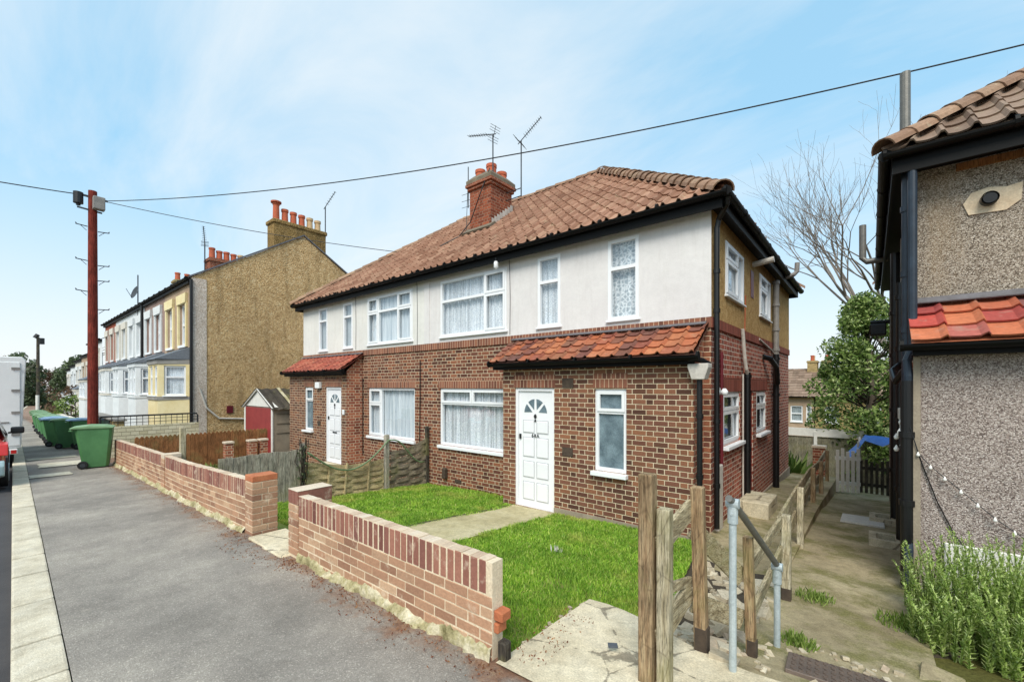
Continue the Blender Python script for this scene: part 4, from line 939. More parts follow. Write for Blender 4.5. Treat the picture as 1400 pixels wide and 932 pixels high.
bank = sheet(lambda x, y: (x, y, interp(x, [-1.8, -1.2, -.7], [zlawn(-1.8, y)-.02, (zlawn(-1.4, y)+zalley(y))/2-.06, zalley(y)-.02])+.02*math.sin(x*9)*math.sin(y*8)), np.linspace(-1.8, -.7, 14), np.linspace(3.0, 5.4, 24))
struct('rubble_bank', bank, 'soil', smooth=True)
st = MB()
for i in range(150):
    x, y = random.uniform(-1.45, -.72), random.uniform(2.95, 5.2); z = interp(x, [-1.8, -1.2, -.7], [zlawn(-1.8, y), (zlawn(-1.4, y)+zalley(y))/2-.05, zalley(y)])
    s_ = random.uniform(.02, .085)
    st.xbox(Matrix.Translation((x, y, z)) @ Euler((random.uniform(-.4, .4), random.uniform(-.4, .4), random.uniform(0, 3))).to_matrix().to_4x4(), s_*2, s_*1.5, s_*.9)
for i in range(70):
    x, y = random.uniform(-.75, .3), random.uniform(3.0, 3.9); s_ = random.uniform(.008, .03)
    st.xbox(Matrix.Translation((x, y, zalley(y)+s_*.3)) @ Euler((random.uniform(-.4, .4), random.uniform(-.4, .4), random.uniform(0, 3))).to_matrix().to_4x4(), s_*2, s_*1.5, s_*.9)
for i in range(110):
    q = random.random(); x, y = (-1.77+random.gauss(0, .03), 2.05+q*1.0) if i % 2 else (-1.75+q*.75, 3.06+random.gauss(0, .04)); s_ = random.uniform(.006, .03)
    st.xbox(Matrix.Translation((x, y, -.02-.05*(y-2))) @ Euler((random.uniform(-.4, .4), random.uniform(-.4, .4), random.uniform(0, 3))).to_matrix().to_4x4(), s_*2, s_*1.5, s_*.9)
tag(st.build('rubble', 'stone', bevel=.01, seg=2), 'pale broken stones and rubble scattered around the fence posts', 'rubble', kind='stuff')
# plate and cover in the alley
pl = thing('access_cover', 'rusty rectangular chequer plate set in concrete at the alley mouth', 'cover', (-.15, 3.35, zalley(3.35)))
cm_ = Matrix.Translation((-.12, 3.36, zalley(3.36)+.03)) @ Euler((math.atan(-.2), 0, R(4))).to_matrix().to_4x4()
MB().xbox(cm_, .62, .36, .03).build('plate', 'plate', pl, bevel=.004)
m = MB()
for i in range(14):
    for j in range(8): m.xbox(cm_ @ Matrix.Translation((-.27+i*.0415, -.15+j*.043, .018)) @ Matrix.Rotation(R(45 if (i+j) % 2 else -45), 4, 'Z'), .03, .008, .006)
m.build('tread', 'plate', pl)
cv = MB().xbox(Matrix.Translation((-.12, 9.35, zalley(9.35)+.018)) @ Euler((math.atan(-.07), 0, 0)).to_matrix().to_4x4(), .56, .75, .03); cv_o = cv.build('inspection_cover', 'cover_white', bevel=.005, loc=(-.12, 9.35, zalley(9.35)))
tag(cv_o, 'pale square drain cover set in the alley floor', 'cover')

# ------------------------------------------------------------------ garden walls (every brick modelled)
def garden_wall(t, X0, X1, Y0, ztop, zbase, cap=True, soldier=.225, thick=.215, piers=()):
    """soldier top course, stretcher courses, mortar core recessed; ztop(X), zbase(X)"""
    core = MB(); bk = MB(); sd = MB(); ft = MB(); cp = MB()
    X = X0; step = .6
    n_ = max(1, int((X1-X0)/step))
    for i in range(n_):
        a, b = X0+(X1-X0)*i/n_, X0+(X1-X0)*(i+1)/n_
        za, zb, ba, bb = ztop(a)-.004, ztop(b)-.004, zbase(a)-.2, zbase(b)-.2; y0, y1 = Y0+.007, Y0+thick-.007
        j = len(core.V); y0, y1 = Y0+.0035, Y0+thick-.0035; core.V += [(a, y0, ba), (b, y0, bb), (b, y1, bb), (a, y1, ba), (a, y0, za), (b, y0, zb), (b, y1, zb), (a, y1, za)]
        core.F += [[j+4, j+5, j+6, j+7], [j, j+1, j+5, j+4], [j+2, j+3, j+7, j+6]]
        if i == 0: core.F.append([j+3, j, j+4, j+7])
        if i == n_-1: core.F.append([j+1, j+2, j+6, j+5])
    x = X0+.006
    while x < X1-.05:
        w = .062; z = ztop(x+w/2)+random.uniform(-.003, .003); j = random.uniform(-.003, .003)
        sd.box(x, min(x+w, X1-.001), Y0+j, Y0+thick+j, z-.215, z-.006); cp.box(x-.003, min(x+w+.004, X1), Y0+j+.003, Y0+thick+j-.003, z-.0055, z); x += w+.0135
    cs = 0
    while True:
        zt = lambda X: ztop(X)-soldier-.075*cs
        if all(zt(X)-.065 < zbase(X)-.02 for X in np.linspace(X0, X1, 12)): break
        x = X0-(.1125 if cs % 2 else 0.)
        while x < X1-.03:
            a, b = max(x, X0+.002), min(x+.215, X1-.002)
            if b-a > .03:
                z = zt((a+b)/2)
                if z-.03 > zbase((a+b)/2)-.06:
                    j = random.uniform(-.003, .003)
                    sl = (ztop(b)-ztop(a))/2
                    i = len(bk.V); bk.V += [(a, Y0+j, z-.065-sl), (b, Y0+j, z-.065+sl), (b, Y0+thick+j, z-.065+sl), (a, Y0+thick+j, z-.065-sl), (a, Y0+j, z-sl), (b, Y0+j, z+sl), (b, Y0+thick+j, z+sl), (a, Y0+thick+j, z-sl)]
                    bk.F += [[i, i+3, i+2, i+1], [i+4, i+5, i+6, i+7], [i, i+1, i+5, i+4], [i+1, i+2, i+6, i+5], [i+2, i+3, i+7, i+6], [i+3, i, i+4, i+7]]
            x += .225
        cs += 1
    # ragged mossy footing
    n_ = int((X1-X0)/.035); rows = []
    for i in range(n_+1):
        X = X0+(X1-X0)*i/n_; zb = zbase(X)
        j1, j2 = random.uniform(-.012, .02), random.uniform(-.02, .02)
        wv = .018*math.sin(X*5.3)+.012*math.sin(X*13.1); rows.append([ft.v((X, Y0-.050+j2+wv, zb-.06)), ft.v((X, Y0-.036+j2*.8+wv*.8, zb+.012+j1*1.2)), ft.v((X, Y0-.014+j2*.3, zb+.05+j1+wv)), ft.v((X, Y0+.02, zb+.075+j1+wv))])
    for A_, B_ in zip(rows, rows[1:]):
        for q in range(3): ft.F.append([A_[q], B_[q], B_[q+1], A_[q+1]])
    core.build('mortar_core', 'mortar', t); bk.build('brick_course', 'wall_brick', t, bevel=.003); sd.build('soldier_course', 'soldier_wall', t, bevel=.004); cp.build('wall_top', 'coping', t, bevel=.002)
    ft.build('footing', 'footing', t, smooth=True)
def pier(t, x0, x1, y0, y1, z0, z1, top='orange_brick'):
    core = MB().box(x0+.006, x1-.006, y0+.006, y1-.006, z0-.2, z1-.02); core.build('mortar_core', 'mortar', t)
    bk = MB(); z = z1-.085; c_ = 0
    while z > z0-.03:
        L = x1-x0; Wd = y1-y0
        sy = y0+Wd*(.62 if c_ % 2 else .38)
        bk.box(x0, x1, y0, sy-.005, z-.065, z); bk.box(x0, x1, sy+.005, y1, z-.065, z); z -= .075; c_ += 1
    bk.build('pier_brick', 'wall_brick', t, bevel=.004)
    MB().box(x0, x1, y0, y1, z1-.075, z1).build('pier_cap', top, t, bevel=.006)
w2 = thing('garden_wall', 'low brick garden wall with soldier course top in front of the lawn beside the door path', 'garden wall', (-3.2, 2.1, 0))
garden_wall(w2, -4.52, -1.83, 2.0, lambda X: .59+.008*(X+1.8), lambda X: zp(X)-.0, thick=.105)
def left_pier():
    sd = MB()
    for i in range(3): sd.box(-4.735+i*.075, -4.735+i*.075+.065, 1.99, 2.36, .47, .61)
    sd.build('soldier_course', 'soldier_wall', w2, bevel=.004)
    cp = MB()
    for i in range(3): cp.box(-4.738+i*.075, -4.738+i*.075+.071, 1.988, 2.362, .6105, .617)
    cp.build('wall_top', 'coping', w2, bevel=.002)
    core = MB().box(-4.73, -4.525, 1.998, 2.35, -.25, .60); core.build('mortar_core', 'mortar', w2)
    bk = MB()
    for c_ in range(7):
        z = .46-.075*c_
        if c_ % 2: bk.box(-4.735, -4.63, 1.99, 2.36, z-.065, z); bk.box(-4.62, -4.52, 1.99, 2.36, z-.065, z)
        else: bk.box(-4.735, -4.52, 1.99, 2.18, z-.065, z); bk.box(-4.735, -4.52, 2.19, 2.36, z-.065, z)
    bk.build('pier_brick', 'wall_brick', w2, bevel=.004)
left_pier()
m = MB().box(-1.828, -1.755, 2.01, 2.10, .225, .29); m.box(-1.828, -1.79, 2.01, 2.10, .145, .21); m.build('broken_brick', 'orange_brick', w2, bevel=.008)
w1 = thing('garden_wall', 'long brick garden wall running away towards the green bin and the red pole', 'garden wall', (-10, 2.1, -.1))
zt1 = lambda X: interp(X, [-15.2, -10.2, -8.8, -5.75], [.30, .41, .43, .545]); garden_wall(w1, -15.1, -5.98, 2.0, zt1, lambda X: zp(X), thick=.105)
pier(w1, -5.98, -5.75, 1.995, 2.29, zp(-5.8), .60)
pier(w1, -10.15, -9.93, 1.985, 2.25, zp(-10), .44, 'coping')

# ------------------------------------------------------------------ fences
fb = thing('board_fence', 'weathered grey close-board fence between the two front gardens', 'fence', (-7.9, 2.9, -.4))
y = 2.26; i = 0; m = MB()
while y < 3.5:
    m.box(-7.915+.006*(i % 2), -7.895+.006*(i % 2), y, y+.098, -.5, .545+random.uniform(-.012, .012)); y += .1; i += 1
m.build('boards', 'fence_wood', fb)
m = MB()
for z in (.35, -.1): m.box(-7.975, -7.918, 2.26, 3.5, z-.04, z+.04)
m.build('rail', 'fence_wood', fb)
MB().box(-7.93, -7.86, 3.52, 3.6, -.6, .66).build('post', 'fence_wood', fb, bevel=.006)
wf = thing('wattle_fence', 'sagging woven panel fence beside the lawn with uneven top', 'fence', (-7.9, 4.8, -.5))
def wattle(y0, y1, zt0, zt1, zb, mat, rows=11):
    m = MB(); n_ = int((y1-y0)/.05)
    for r in range(rows):
        A_ = []
        for i in range(n_+1):
            y = y0+(y1-y0)*i/n_; t = i/n_
            top = zt0+(zt1-zt0)*t-.07*math.sin(math.pi*t); h = (top-zb)/rows
            xx = -7.9+.022*math.sin(y*9+(r % 2)*math.pi)+random.uniform(-.006, .006); z = zb+h*r+.012*math.sin(y*3+r)
            A_.append((m.v((xx+.012, y, z)), m.v((xx+.006, y, z+h*1.08))))
        for a, b in zip(A_, A_[1:]): m.F.append([a[0], b[0], b[1], a[1]])
    m.build('panel', mat, wf, smooth=True)
wattle(3.62, 5.25, .30, .16, -.52, 'wattle'); wattle(5.4, 6.38, .28, .50, -.55, 'wattle_dark')
for y, mt in ((4.0, 'wattle'), (4.35, 'wattle'), (4.85, 'wattle')): MB().bar((-7.86, y, -.5), (-7.86, y+.06, .2), .03, .02).build('batten', mt, wf)
MB().box(-7.94, -7.85, 5.28, 5.37, -.6, .66).build('post', 'fence_wood', wf, bevel=.006)
MB().box(-7.92, -7.85, 6.36, 6.43, -.6, .76).build('post', 'dark_wood', wf, bevel=.006)
hs = MB(); P_ = []
for i in range(25):
    t = i/24; P_.append((-7.82, 3.62+t*1.7, .50-.62*math.sin(math.pi*t)*(.75)+.05*t))
for i in range(1, 13):
    t = i/12; P_.append((-7.82, 5.32+t*.95, .55-.55*t+.10*math.sin(t*6)))
hs.tube(P_, .016, 8); tag(hs.build('garden_hose', 'hose', smooth=True, loc=(-7.82, 4.6, .1)), 'green hose looped along the top of the woven fence', 'hose')
iv = thing('climbing_plant', 'dead dark vines tangled on the post at the fence corner', 'plant', (-7.85, 3.5, -.4))
m = MB()
for i in range(14):
    y = 3.56+random.uniform(-.07, .06); p = [(-7.86, y, -.4)]
    for j in range(7): p.append((-7.84+random.uniform(-.06, .05), p[-1][1]+random.uniform(-.04, .04), -.4+.16*(j+1)*random.uniform(.85, 1.05)))
    m.tube(p, random.uniform(.004, .009), 5)
m.build('stems', 'dark_stem', iv)
def leaf_cloud(name, mat, parent, pts, size, up=.3, loc=None):
    n_ = len(pts); P_ = np.array(pts); s_ = RNG.uniform(.6, 1.3, n_)*size
    a = RNG.normal(size=(n_, 3)); a /= np.linalg.norm(a, axis=1)[:, None]
    b = RNG.normal(size=(n_, 3)); b -= (b*a).sum(1)[:, None]*a; b /= np.linalg.norm(b, axis=1)[:, None]
    V = np.empty((n_, 4, 3)); V[:, 0] = P_-a*s_[:, None]; V[:, 1] = P_+b*s_[:, None]*.45; V[:, 2] = P_+a*s_[:, None]; V[:, 3] = P_-b*s_[:, None]*.45
    off = np.array(root_of(parent).location) if parent is not None else np.array(loc if loc is not None else (0, 0, 0))
    o = raw_mesh(name, V.reshape(-1, 3)-off, np.arange(n_)[:, None]*4+np.array([[0, 1, 2, 3]]), np.empty((0, 3)), mat)
    if parent is not None: o.parent = parent
    elif loc is not None: o.location = loc
    return o
leaf_cloud('leaves', 'leaf_dark', iv, [(-7.84+random.gauss(0, .04), 3.56+random.gauss(0, .06), random.uniform(.0, .62)) for i in range(120)], .03)

# alley post and rail fence
pf = thing('post_and_rail_fence', 'weathered timber post and rail fence stepping down beside the alley', 'fence', (-.8, 4, -.2))
def fpost(x, y, z0, z1, w, mat, tar=0., lean=(0, 0), d=None):
    m = MB(); d = d or w; q = lambda s1, s2, z: (x+s1*w/2+lean[0]*(z-z0), y+s2*d/2+lean[1]*(z-z0), z)
    lev = [z0-.15, (z0+z1)/2, z1]; rings = []
    for z in lev: rings.append([m.v(q(a+random.uniform(-.04, .04), b+random.uniform(-.04, .04), z)) for a, b in ((-1, -1), (1, -1), (1, 1), (-1, 1))])
    for A_, B_ in zip(rings, rings[1:]):
        for i in range(4): m.F.append([A_[i], A_[(i+1) % 4], B_[(i+1) % 4], B_[i]])
    m.F.append(rings[-1]); o = m.build('post', mat, pf, bevel=.008, seg=2)
    if tar: MB().box(x-w/2-.002, x+w/2+.002, y-d/2-.002, y+d/2+.002, z0-.1, z0+tar).build('tarred_foot', 'tarred', o, bevel=.008)
    return o
rot45 = 0
fpost(-1.0, 2.43, -.03, 1.19, .084, 'post_brown', lean=(.0, 0))
fpost(-.905, 2.45, -.03, 1.0, .074, 'post_grey')
fpost(-.86, 2.99, -.06, 1.03, .078, 'post_brown', tar=.18, lean=(-.025, 0))
fpost(-.62, 3.27, -.12, .68, .06, 'post_brown', tar=.12, lean=(-.03, 0))
FP = [(-.62, 4.8, .48), (-.72, 6.8, .36), (-.84, 9.8, .17), (-.82, 11.2, .10), (-.87, 13.6, .05)]
for x, y, zt_ in FP: fpost(x, y, zalley(y), zt_, .075, 'post_grey' if y < 9 else 'post_brown', tar=.12 if y < 5 else 0)
def rail(p, q, h=.14, w=.03): MB().bar(p, q, w, h).build('rail', 'rail_wood', pf, bevel=.004)
rail((-.95, 2.45, .76), (-.93, 2.97, .88), .14); rail((-.95, 2.50, .50), (-.93, 2.97, .40), .06); rail((-.95, 2.45, .22), (-.93, 2.97, .34), .15)
rail((-.92, 3.0, .74), (-.68, 3.28, .38), .12); rail((-.92, 3.0, .25), (-.68, 3.28, .10), .13)
rail((-.66, 3.3, .42), (-.66, 4.8, .42), .10); rail((-.66, 3.3, .05), (-.66, 4.8, .14), .10)
for (a, b) in zip(FP, FP[1:]):
    rail((a[0]-.06, a[1]-.05, a[2]-.10), (b[0]-.06, b[1]+.05, b[2]-.10), .15); rail((a[0]-.06, a[1]-.05, a[2]-.42), (b[0]-.06, b[1]+.05, b[2]-.38), .15)
# handrail
hr = thing('handrail', 'galvanised tubular handrail sloping down beside the steps', 'handrail', (-.64, 2.85, -.05))
for (x, y, z0, z1) in ((-.645, 2.86, -.06, .99), (-.53, 3.66, -.26, .38)):
    p_ = MB().tube([(x, y, z0-.1), (x, y, z1)], .021, 14).build('post', 'galv', hr, smooth=False)
    b_ = MB().tube([(x, y, z1-.12), (x, y, z1-.02)], .029, 14); b_.tube([(x-.035, y, z1+.0), (x+.035, y, z1+.0)], .03, 14); b_.tube([(x, y, z1-.06), (x, y-.034, z1-.06)], .008, 8); b_.build('clamp', 'galv', p_)
MB().tube([(-.653, 2.80, 1.03), (-.645, 2.86, 1.0), (-.53, 3.66, .39), (-.528, 3.69, .366)], .021, 14).build('rail', 'steel_dark', hr)
# steps edge by the flank door
m = MB().box(XR+.06, XR+.5, 7.75, 8.6, -.5, -.16); tag(m.build('concrete_step', 'concrete', bevel=.015, loc=(XR+.28, 8.1, -.4)), 'low concrete step at the foot of the white waste pipe', 'step')

# ------------------------------------------------------------------ planting at right
rb = thing('rosemary_bush', 'tall feathery green rosemary shrub in front of the pebbledash wall', 'shrub', (.75, 4.8, -.4))
stems = MB(); QV = []
for i in range(640):
    bx_, by_ = random.uniform(.24, 1.9), random.uniform(4.5, 5.5); z0 = -.42; h = (.90-.30*max(0, (.55-bx_)/.35)-.3*max(0, (4.95-by_)/.45))*random.uniform(.62, 1.)
    lx_, ly_ = max(-.12, min(.2, random.gauss(0, .10))), random.gauss(-.04, .09)
    p = [(bx_+lx_*t*t, by_+ly_*t*t, z0+h*t) for t in (0, .35, .7, 1.)]
    stems.tube(p, [.005, .004, .003, .0015], 4, cap=False)
    for k_ in range(78):
        t = .05+.95*k_/78; c = Vector((bx_+lx_*t*t, by_+ly_*t*t, z0+h*t)); a = random.uniform(0, 6.28); L = random.uniform(.022, .046)*(1.05-.35*t)
        d = Vector((math.cos(a), math.sin(a), random.uniform(.3, 1.1))).normalized()*L; w = d.cross(Vector((0, 0, 1))).normalized()*.0075
        QV.append((c-w, c+w, c+d+w*.3, c+d-w*.3))
stems.build('stems', 'weed', rb)
QV = np.array([[tuple(q) for q in r] for r in QV]); o = raw_mesh('needles', QV.reshape(-1, 3)-np.array(rb.location), np.arange(len(QV))[:, None]*4+np.array([[0, 1, 2, 3]]), np.empty((0, 3)), 'rosemary'); o.parent = rb
bed = sheet(lambda x, y: (x, y, -.33-.03*math.sin(x*6)*math.sin(y*5)-.05*(y-3)/3), np.linspace(.30, 3.2, 16), np.linspace(3.1, 5.98, 16)); struct('planting_bed', bed, 'soil', smooth=True)
for i, (x, y, ln_, rz, lab) in enumerate(((.62, 3.55, .62, .7, 'pale broken slab leaning in the bed below the shrub'), (.34, 3.9, .5, 1.45, 'mossy edging stone between alley and planting bed'), (1.0, 3.75, .5, .2, 'flat stone lying in the dark soil furthest right in the bed'))):
    o = MB().xbox(Matrix.Identity(4), ln_, .22, .10).build('edging_stone', 'alley' if i != 0 else 'concrete', bevel=.02, seg=2, loc=(0, 0, 0)); o.location = (x, y, -.30); o.rotation_euler = (.15, -.1, rz); tag(o, lab, 'stone')
m = MB()
for i in range(16): a = random.uniform(0, 6.28); m.f((.56, 4.05, -.26), (.56+.05*math.cos(a), 4.05+.04*math.sin(a), -.26+random.uniform(0, .05)), (.56+.05*math.cos(a+.5), 4.05+.04*math.sin(a+.5), -.26+random.uniform(0, .05)))
tag(m.build('plastic_bag', 'blue', loc=(.58, 4.15, -.22)), 'crumpled scrap of bright blue plastic under the shrub', 'litter')
def tuft(x, y, z, r, h, n_, mat, name, label):
    t = thing(name, label, 'plant', (x, y, z)); V = []
    for i in range(n_):
        a = random.uniform(0, 6.28); q = random.uniform(0, r); c = Vector((x+q*math.cos(a), y+q*math.sin(a), z)); L = h*random.uniform(.5, 1.1); d = Vector((random.gauss(0, .35), random.gauss(0, .35), 1)).normalized()*L
        w = d.cross(Vector((random.gauss(0, 1), random.gauss(0, 1), .2))).normalized()*L*.08; V.append((c, c+d*.5+w, c+d, c+d*.5-w))
    V = np.array([[tuple(q) for q in r_] for r_ in V]); o = raw_mesh('leaves', V.reshape(-1, 3)-np.array(t.location), np.arange(len(V))[:, None]*4+np.array([[0, 1, 2, 3]]), np.empty((0, 3)), mat); o.parent = t
tuft(-.42, 5.0, zalley(5.0), .16, .07, 420, 'weed', 'weed', 'low green weeds at the foot of the alley fence post')
tuft(-.42, 3.85, zalley(3.85), .12, .08, 300, 'weed', 'weed', 'small weed beside the lower handrail post')
tuft(.22, 4.9, zalley(4.9), .2, .08, 500, 'weed', 'weed', 'low green weed growing where alley meets the shrub bed')
tuft(-2.85, 4.25, zlawn(-2.85, 4.25), .07, .10, 22, 'cover_white', 'weed', 'pale silvery rosette weed in the middle of the lawn')
tuft(-9.3, 2.9, -.35, .55, .62, 420, 'weed', 'garden_plant', 'pale green strappy plant behind the long brick wall')
# leaf litter
LP = []
for i in range(1500):
    X = random.choice([random.uniform(-6.2, -4.3), random.uniform(-14.5, -6), random.uniform(-4.6, -1.7)]); Y = 2.0-abs(random.gauss(0, .10))-.05 if not (-5.7 < X < -4.75) else random.uniform(1.6, 2.0)
    LP.append((X, Y, zp(X)+.014))
for i in range(160): LP.append((random.uniform(-1.78, -1.5), random.uniform(2.05, 2.75), .03))
tag(leaf_cloud('leaf_litter', 'litter', None, LP, .010), 'reddish dead leaves blown against the foot of the garden walls', 'leaves', kind='stuff')
m = MB().box(-1.80, -1.735, 2.015, 2.08, -.1, .105); tag(m.build('timber_stub', 'dark_wood', bevel=.008, loc=(-1.77, 2.05, 0)), 'rotten dark timber stub standing at the broken end of the near brick wall', 'timber stub')
tag(MB().xbox(Matrix.Translation((-1.28, 2.55, .03)) @ Matrix.Rotation(.6, 4, 'Z'), .06, .04, .012).build('slate_chip', 'slate', loc=(-1.28, 2.55, .02)), 'small blue grey slate chip lying on the concrete apron', 'stone')

# ------------------------------------------------------------------ left garden and shed
m = thing('scalloped_fence', 'orange brown scalloped panel fence along the far side of the next garden', 'fence', (-14.8, 3.9, -.4))
b = MB(); y = 2.35
while y < 5.6: 
    b.prism([(y, -.6), (y+.095, -.6), (y+.095, .30), (y+.07, .345), (y+.047, .36), (y+.025, .345), (y, .30)], east(-14.8), 0, .02+random.uniform(0, .008)); y += .1
b.build('boards', 'brown_panel', m); MB().box(-14.86, -14.81, 2.35, 5.6, -.1, -.02).build('rail', 'brown_panel', m)
for i, y in enumerate((4.25, 4.85, 5.15)):
    o = thing('brick_pillar', ['short brick pillar nearest the street in the left garden', 'middle short brick pillar in the left garden', 'short brick pillar nearest the shed in the left garden'][i], 'pillar', (-14.0, y, -.5), 'low brick pillars in the left garden')
    MB().box(-14.1, -13.9, y-.1, y+.1, -.6, .06).build('shaft', 'brick_side', o); MB().box(-14.12, -13.88, y-.12, y+.12, .061, .12).build('cap', 'coping', o, bevel=.008)
tag(MB().box(-10.2, -10.1, 2.27, 2.36, -.4, .90).build('timber_post', 'post_grey', bevel=.008, loc=(-10.15, 2.3, -.3)), 'lone timber post standing behind the long brick wall', 'post')
sh = thing('garden_shed', 'small concrete shed with red door and dark corrugated gable roof', 'shed', (-15.5, 5.6, -.5))
SX0, SX1, SY0, SY1 = -16.75, -14.42, 5.6, 8.2
MB().box(SX0, SX1, SY0+.02, SY1, -.6, 1.02).build('wall', 'plinth', sh)
bt = MB()
for z in (.2, .5, .8): bt.box(SX1+.002, SX1+.02, SY0+.1, SY1, z-.012, z+.012)
bt.build('panel_joint', 'cement', sh)
MB().prism([(SX0, 1.02), (SX1, 1.02), ((SX0+SX1)/2, 1.55)], front(SY0), -.3, .012).build('gable', 'white_wood', sh)
MB().prism([(SX0+.12, -.5), (SX1-.1, -.5), (SX1-.1, .98), (SX0+.12, .98)], front(SY0), -.01, .03).build('door', 'red_door', sh, bevel=.006)
tr = MB(); xm = (SX0+SX1)/2; tr.bar((SX0-.1, SY0-.06, .97), (xm, SY0-.06, 1.58), .03, .06); tr.bar((SX1+.1, SY0-.06, .97), (xm, SY0-.06, 1.58), .03, .06); tr.box(SX0-.02, SX0+.1, SY0-.03, SY0+.0, -.5, 1.0); tr.box(SX1-.08, SX1+.02, SY0-.03, SY0+.0, -.5, 1.0); tr.build('trim', 'white_wood', sh)
rf = MB()
for s in (1, -1):
    xe = SX1+.14 if s > 0 else SX0-.14; n_ = 40; pr_ = []
    for i in range(n_+1):
        y = SY0-.1+(SY1-SY0+.2)*i/n_; h = .018*math.sin(i*1.6); pr_.append((rf.v((xe, y, .955+h)), rf.v((xm, y, 1.60+h))))
    for a, b in zip(pr_, pr_[1:]): rf.F.append([a[0], b[0], b[1], a[1]])
rf.build('roof', 'dark_wood', sh)
lt = MB()
for y in (6.2, 6.9, 7.6): lt.bar((SX1+.14, y, .99), (xm, y+.0, 1.635), .09, .012)
lt.build('moss_strip', 'footing', sh)

# ------------------------------------------------------------------ terrace beyond
def stack(parent, x, y0, y1, z0, z1, pots, mat='yellow_brick', wd=.75, potm='terracotta'):
    m = MB().box(x-wd/2, x+wd/2, y0, y1, z0, z1-.18); o = m.build('chimney', mat, parent)
    c_ = MB().box(x-wd/2-.06, x+wd/2+.06, y0-.06, y1+.06, z1-.179, z1-.06); c_.box(x-wd/2-.02, x+wd/2+.02, y0-.02, y1+.02, z1-.059, z1); c_.build('oversailing_course', mat, o)
    for i in range(pots):
        y = y0+.2+(y1-y0-.4)*i/max(1, pots-1); hh = [.6, .5, .52, .48, .5, .45][i % 6] if pots > 4 else .5
        MB().lathe([(.15, 0), (.13, hh-.1), (.155, hh-.09), (.155, hh), (.11, hh), (.11, hh-.1)], x, y, z1-.01, 14).build('chimney_pot', potm if i < pots-2 else 'buff_pot', o)
    return o
YT, ZTE, YR, ZR = 4.5, 5.5, 8.4, 7.95
def terrace(x0, x1, wall, trim, lab, bayc, gable=False, roofm='slate', dy=0., dz=0., simple=False, win=True):
    """x0 < x1, x1 nearer the camera"""
    t = thing('terraced_house', lab, 'house', ((x0+x1)/2, YT+dy, -.6+dz), 'terraced houses along the street')
    W = x1-x0; zb = -.9; f_ = front(YT+dy); Z = lambda z: z+dz
    ws = [(x0+W*.12, x0+W*.36, Z(3.2), Z(4.72)), (x0+W*.60, x0+W*.84, Z(3.2), Z(4.72))]
    if simple: ws = [(x0+W*.14, x0+W*.36, Z(3.3), Z(4.6)), (x0+W*.58, x0+W*.8, Z(3.3), Z(4.6))]
    door = (x0+W*.06, x0+W*.28, Z(.35), Z(2.4))
    MB().plate(f_, x0, x1, Z(zb), Z(ZTE), ws+[door], 0, -.12, closed=False).build('wall', wall, t)
    for q in ws:
        window(t, f_, *q, [(0, 1, 0, .5), (0, 1, .5, 1)], w=-.07, fw=.07, sill=.1, back='blind', sw=.07, pleat=.004)
        h = MB().prism([(q[0]-.14, q[3]+.0), (q[1]+.14, q[3]+.0), (q[1]+.2, q[3]+.34), (q[0]-.2, q[3]+.34)], f_, .003, .09); h.box(q[0]-.16, q[0]-.003, YT+dy-.06, YT+dy-.003, q[2]-.08, q[3]-.004); h.box(q[1]+.003, q[1]+.16, YT+dy-.06, YT+dy-.003, q[2]-.08, q[3]-.004); h.build('window_surround', trim, t)
    MB().prism([(door[0]+.02, door[2]), (door[1]-.02, door[2]), (door[1]-.02, door[3]-.02), (door[0]+.02, door[3]-.02)], f_, -.10, -.06).build('door', 'dark_car' if simple else 'maroon', t)
    # canted bay
    b0, b1, D, c_ = x0+W*.36, x1-.02, .85, .42
    P0 = [(b0, YT+dy), (b0+c_, YT+dy-D), (b1-c_, YT+dy-D), (b1, YT+dy)]
    bw = MB(); zs, zh = Z(1.32), Z(2.62)
    for (p, q) in zip(P0, P0[1:]):
        p, q = Vector((*p, 0)), Vector((*q, 0)); d = (q-p).normalized(); L = (q-p).length; nn = d.cross(Vector((0, 0, 1)))
        fn = lambda u, v, w, p=p, d=d, nn=nn: tuple(p+d*u+nn*w+Vector((0, 0, v)))
        k_ = 2 if L > 1.2 else 1; g_ = .16; hw = []
        for i in range(k_): hw.append((g_+(L-g_)*i/k_+.0, (L-g_)*(i+1)/k_, zs+.04, zh-.22))
        bw.plate(fn, 0, L, Z(zb), zh, hw, 0, -.1, closed=False)
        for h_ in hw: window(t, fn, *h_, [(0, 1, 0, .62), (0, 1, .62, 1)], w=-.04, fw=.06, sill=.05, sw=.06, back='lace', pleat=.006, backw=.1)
    bay = bw.build('bay', bayc, t)
    lw = MB(); E_ = .04
    pl_ = [(P0[0][0]-E_, P0[0][1]), (P0[1][0]-E_*.4, P0[1][1]-E_), (P0[2][0]+E_*.4, P0[2][1]-E_), (P0[3][0]+E_*.0, P0[3][1])]
    lw.prism(pl_, lambda u, v, w: (u, v, w), zs-.12, zs-.0); lw.prism(pl_, lambda u, v, w: (u, v, w), zh-.16, zh-.0); lw.build('bay_trim', 'cement_grey' if bayc == 'cream' else trim, bay)
    rf = MB(); e_ = .10
    O_ = [(P0[0][0]-e_, P0[0][1]), (P0[1][0]-e_*.5, P0[1][1]-e_), (P0[2][0]+e_*.5, P0[2][1]-e_), (P0[3][0]+.0, P0[3][1])]
    I_ = [(b0+.25, YT+dy), (b0+c_+.2, YT+dy), (b1-c_-.1, YT+dy), (b1-.1, YT+dy)]
    for i in range(3): rf.f((*O_[i], zh+.02), (*O_[i+1], zh+.02), (*I_[i+1], zh+.46), (*I_[i], zh+.46))
    for i in range(3): rf.f((*O_[i], zh+.001), (*O_[i+1], zh+.001), (*O_[i+1], zh+.02), (*O_[i], zh+.02))
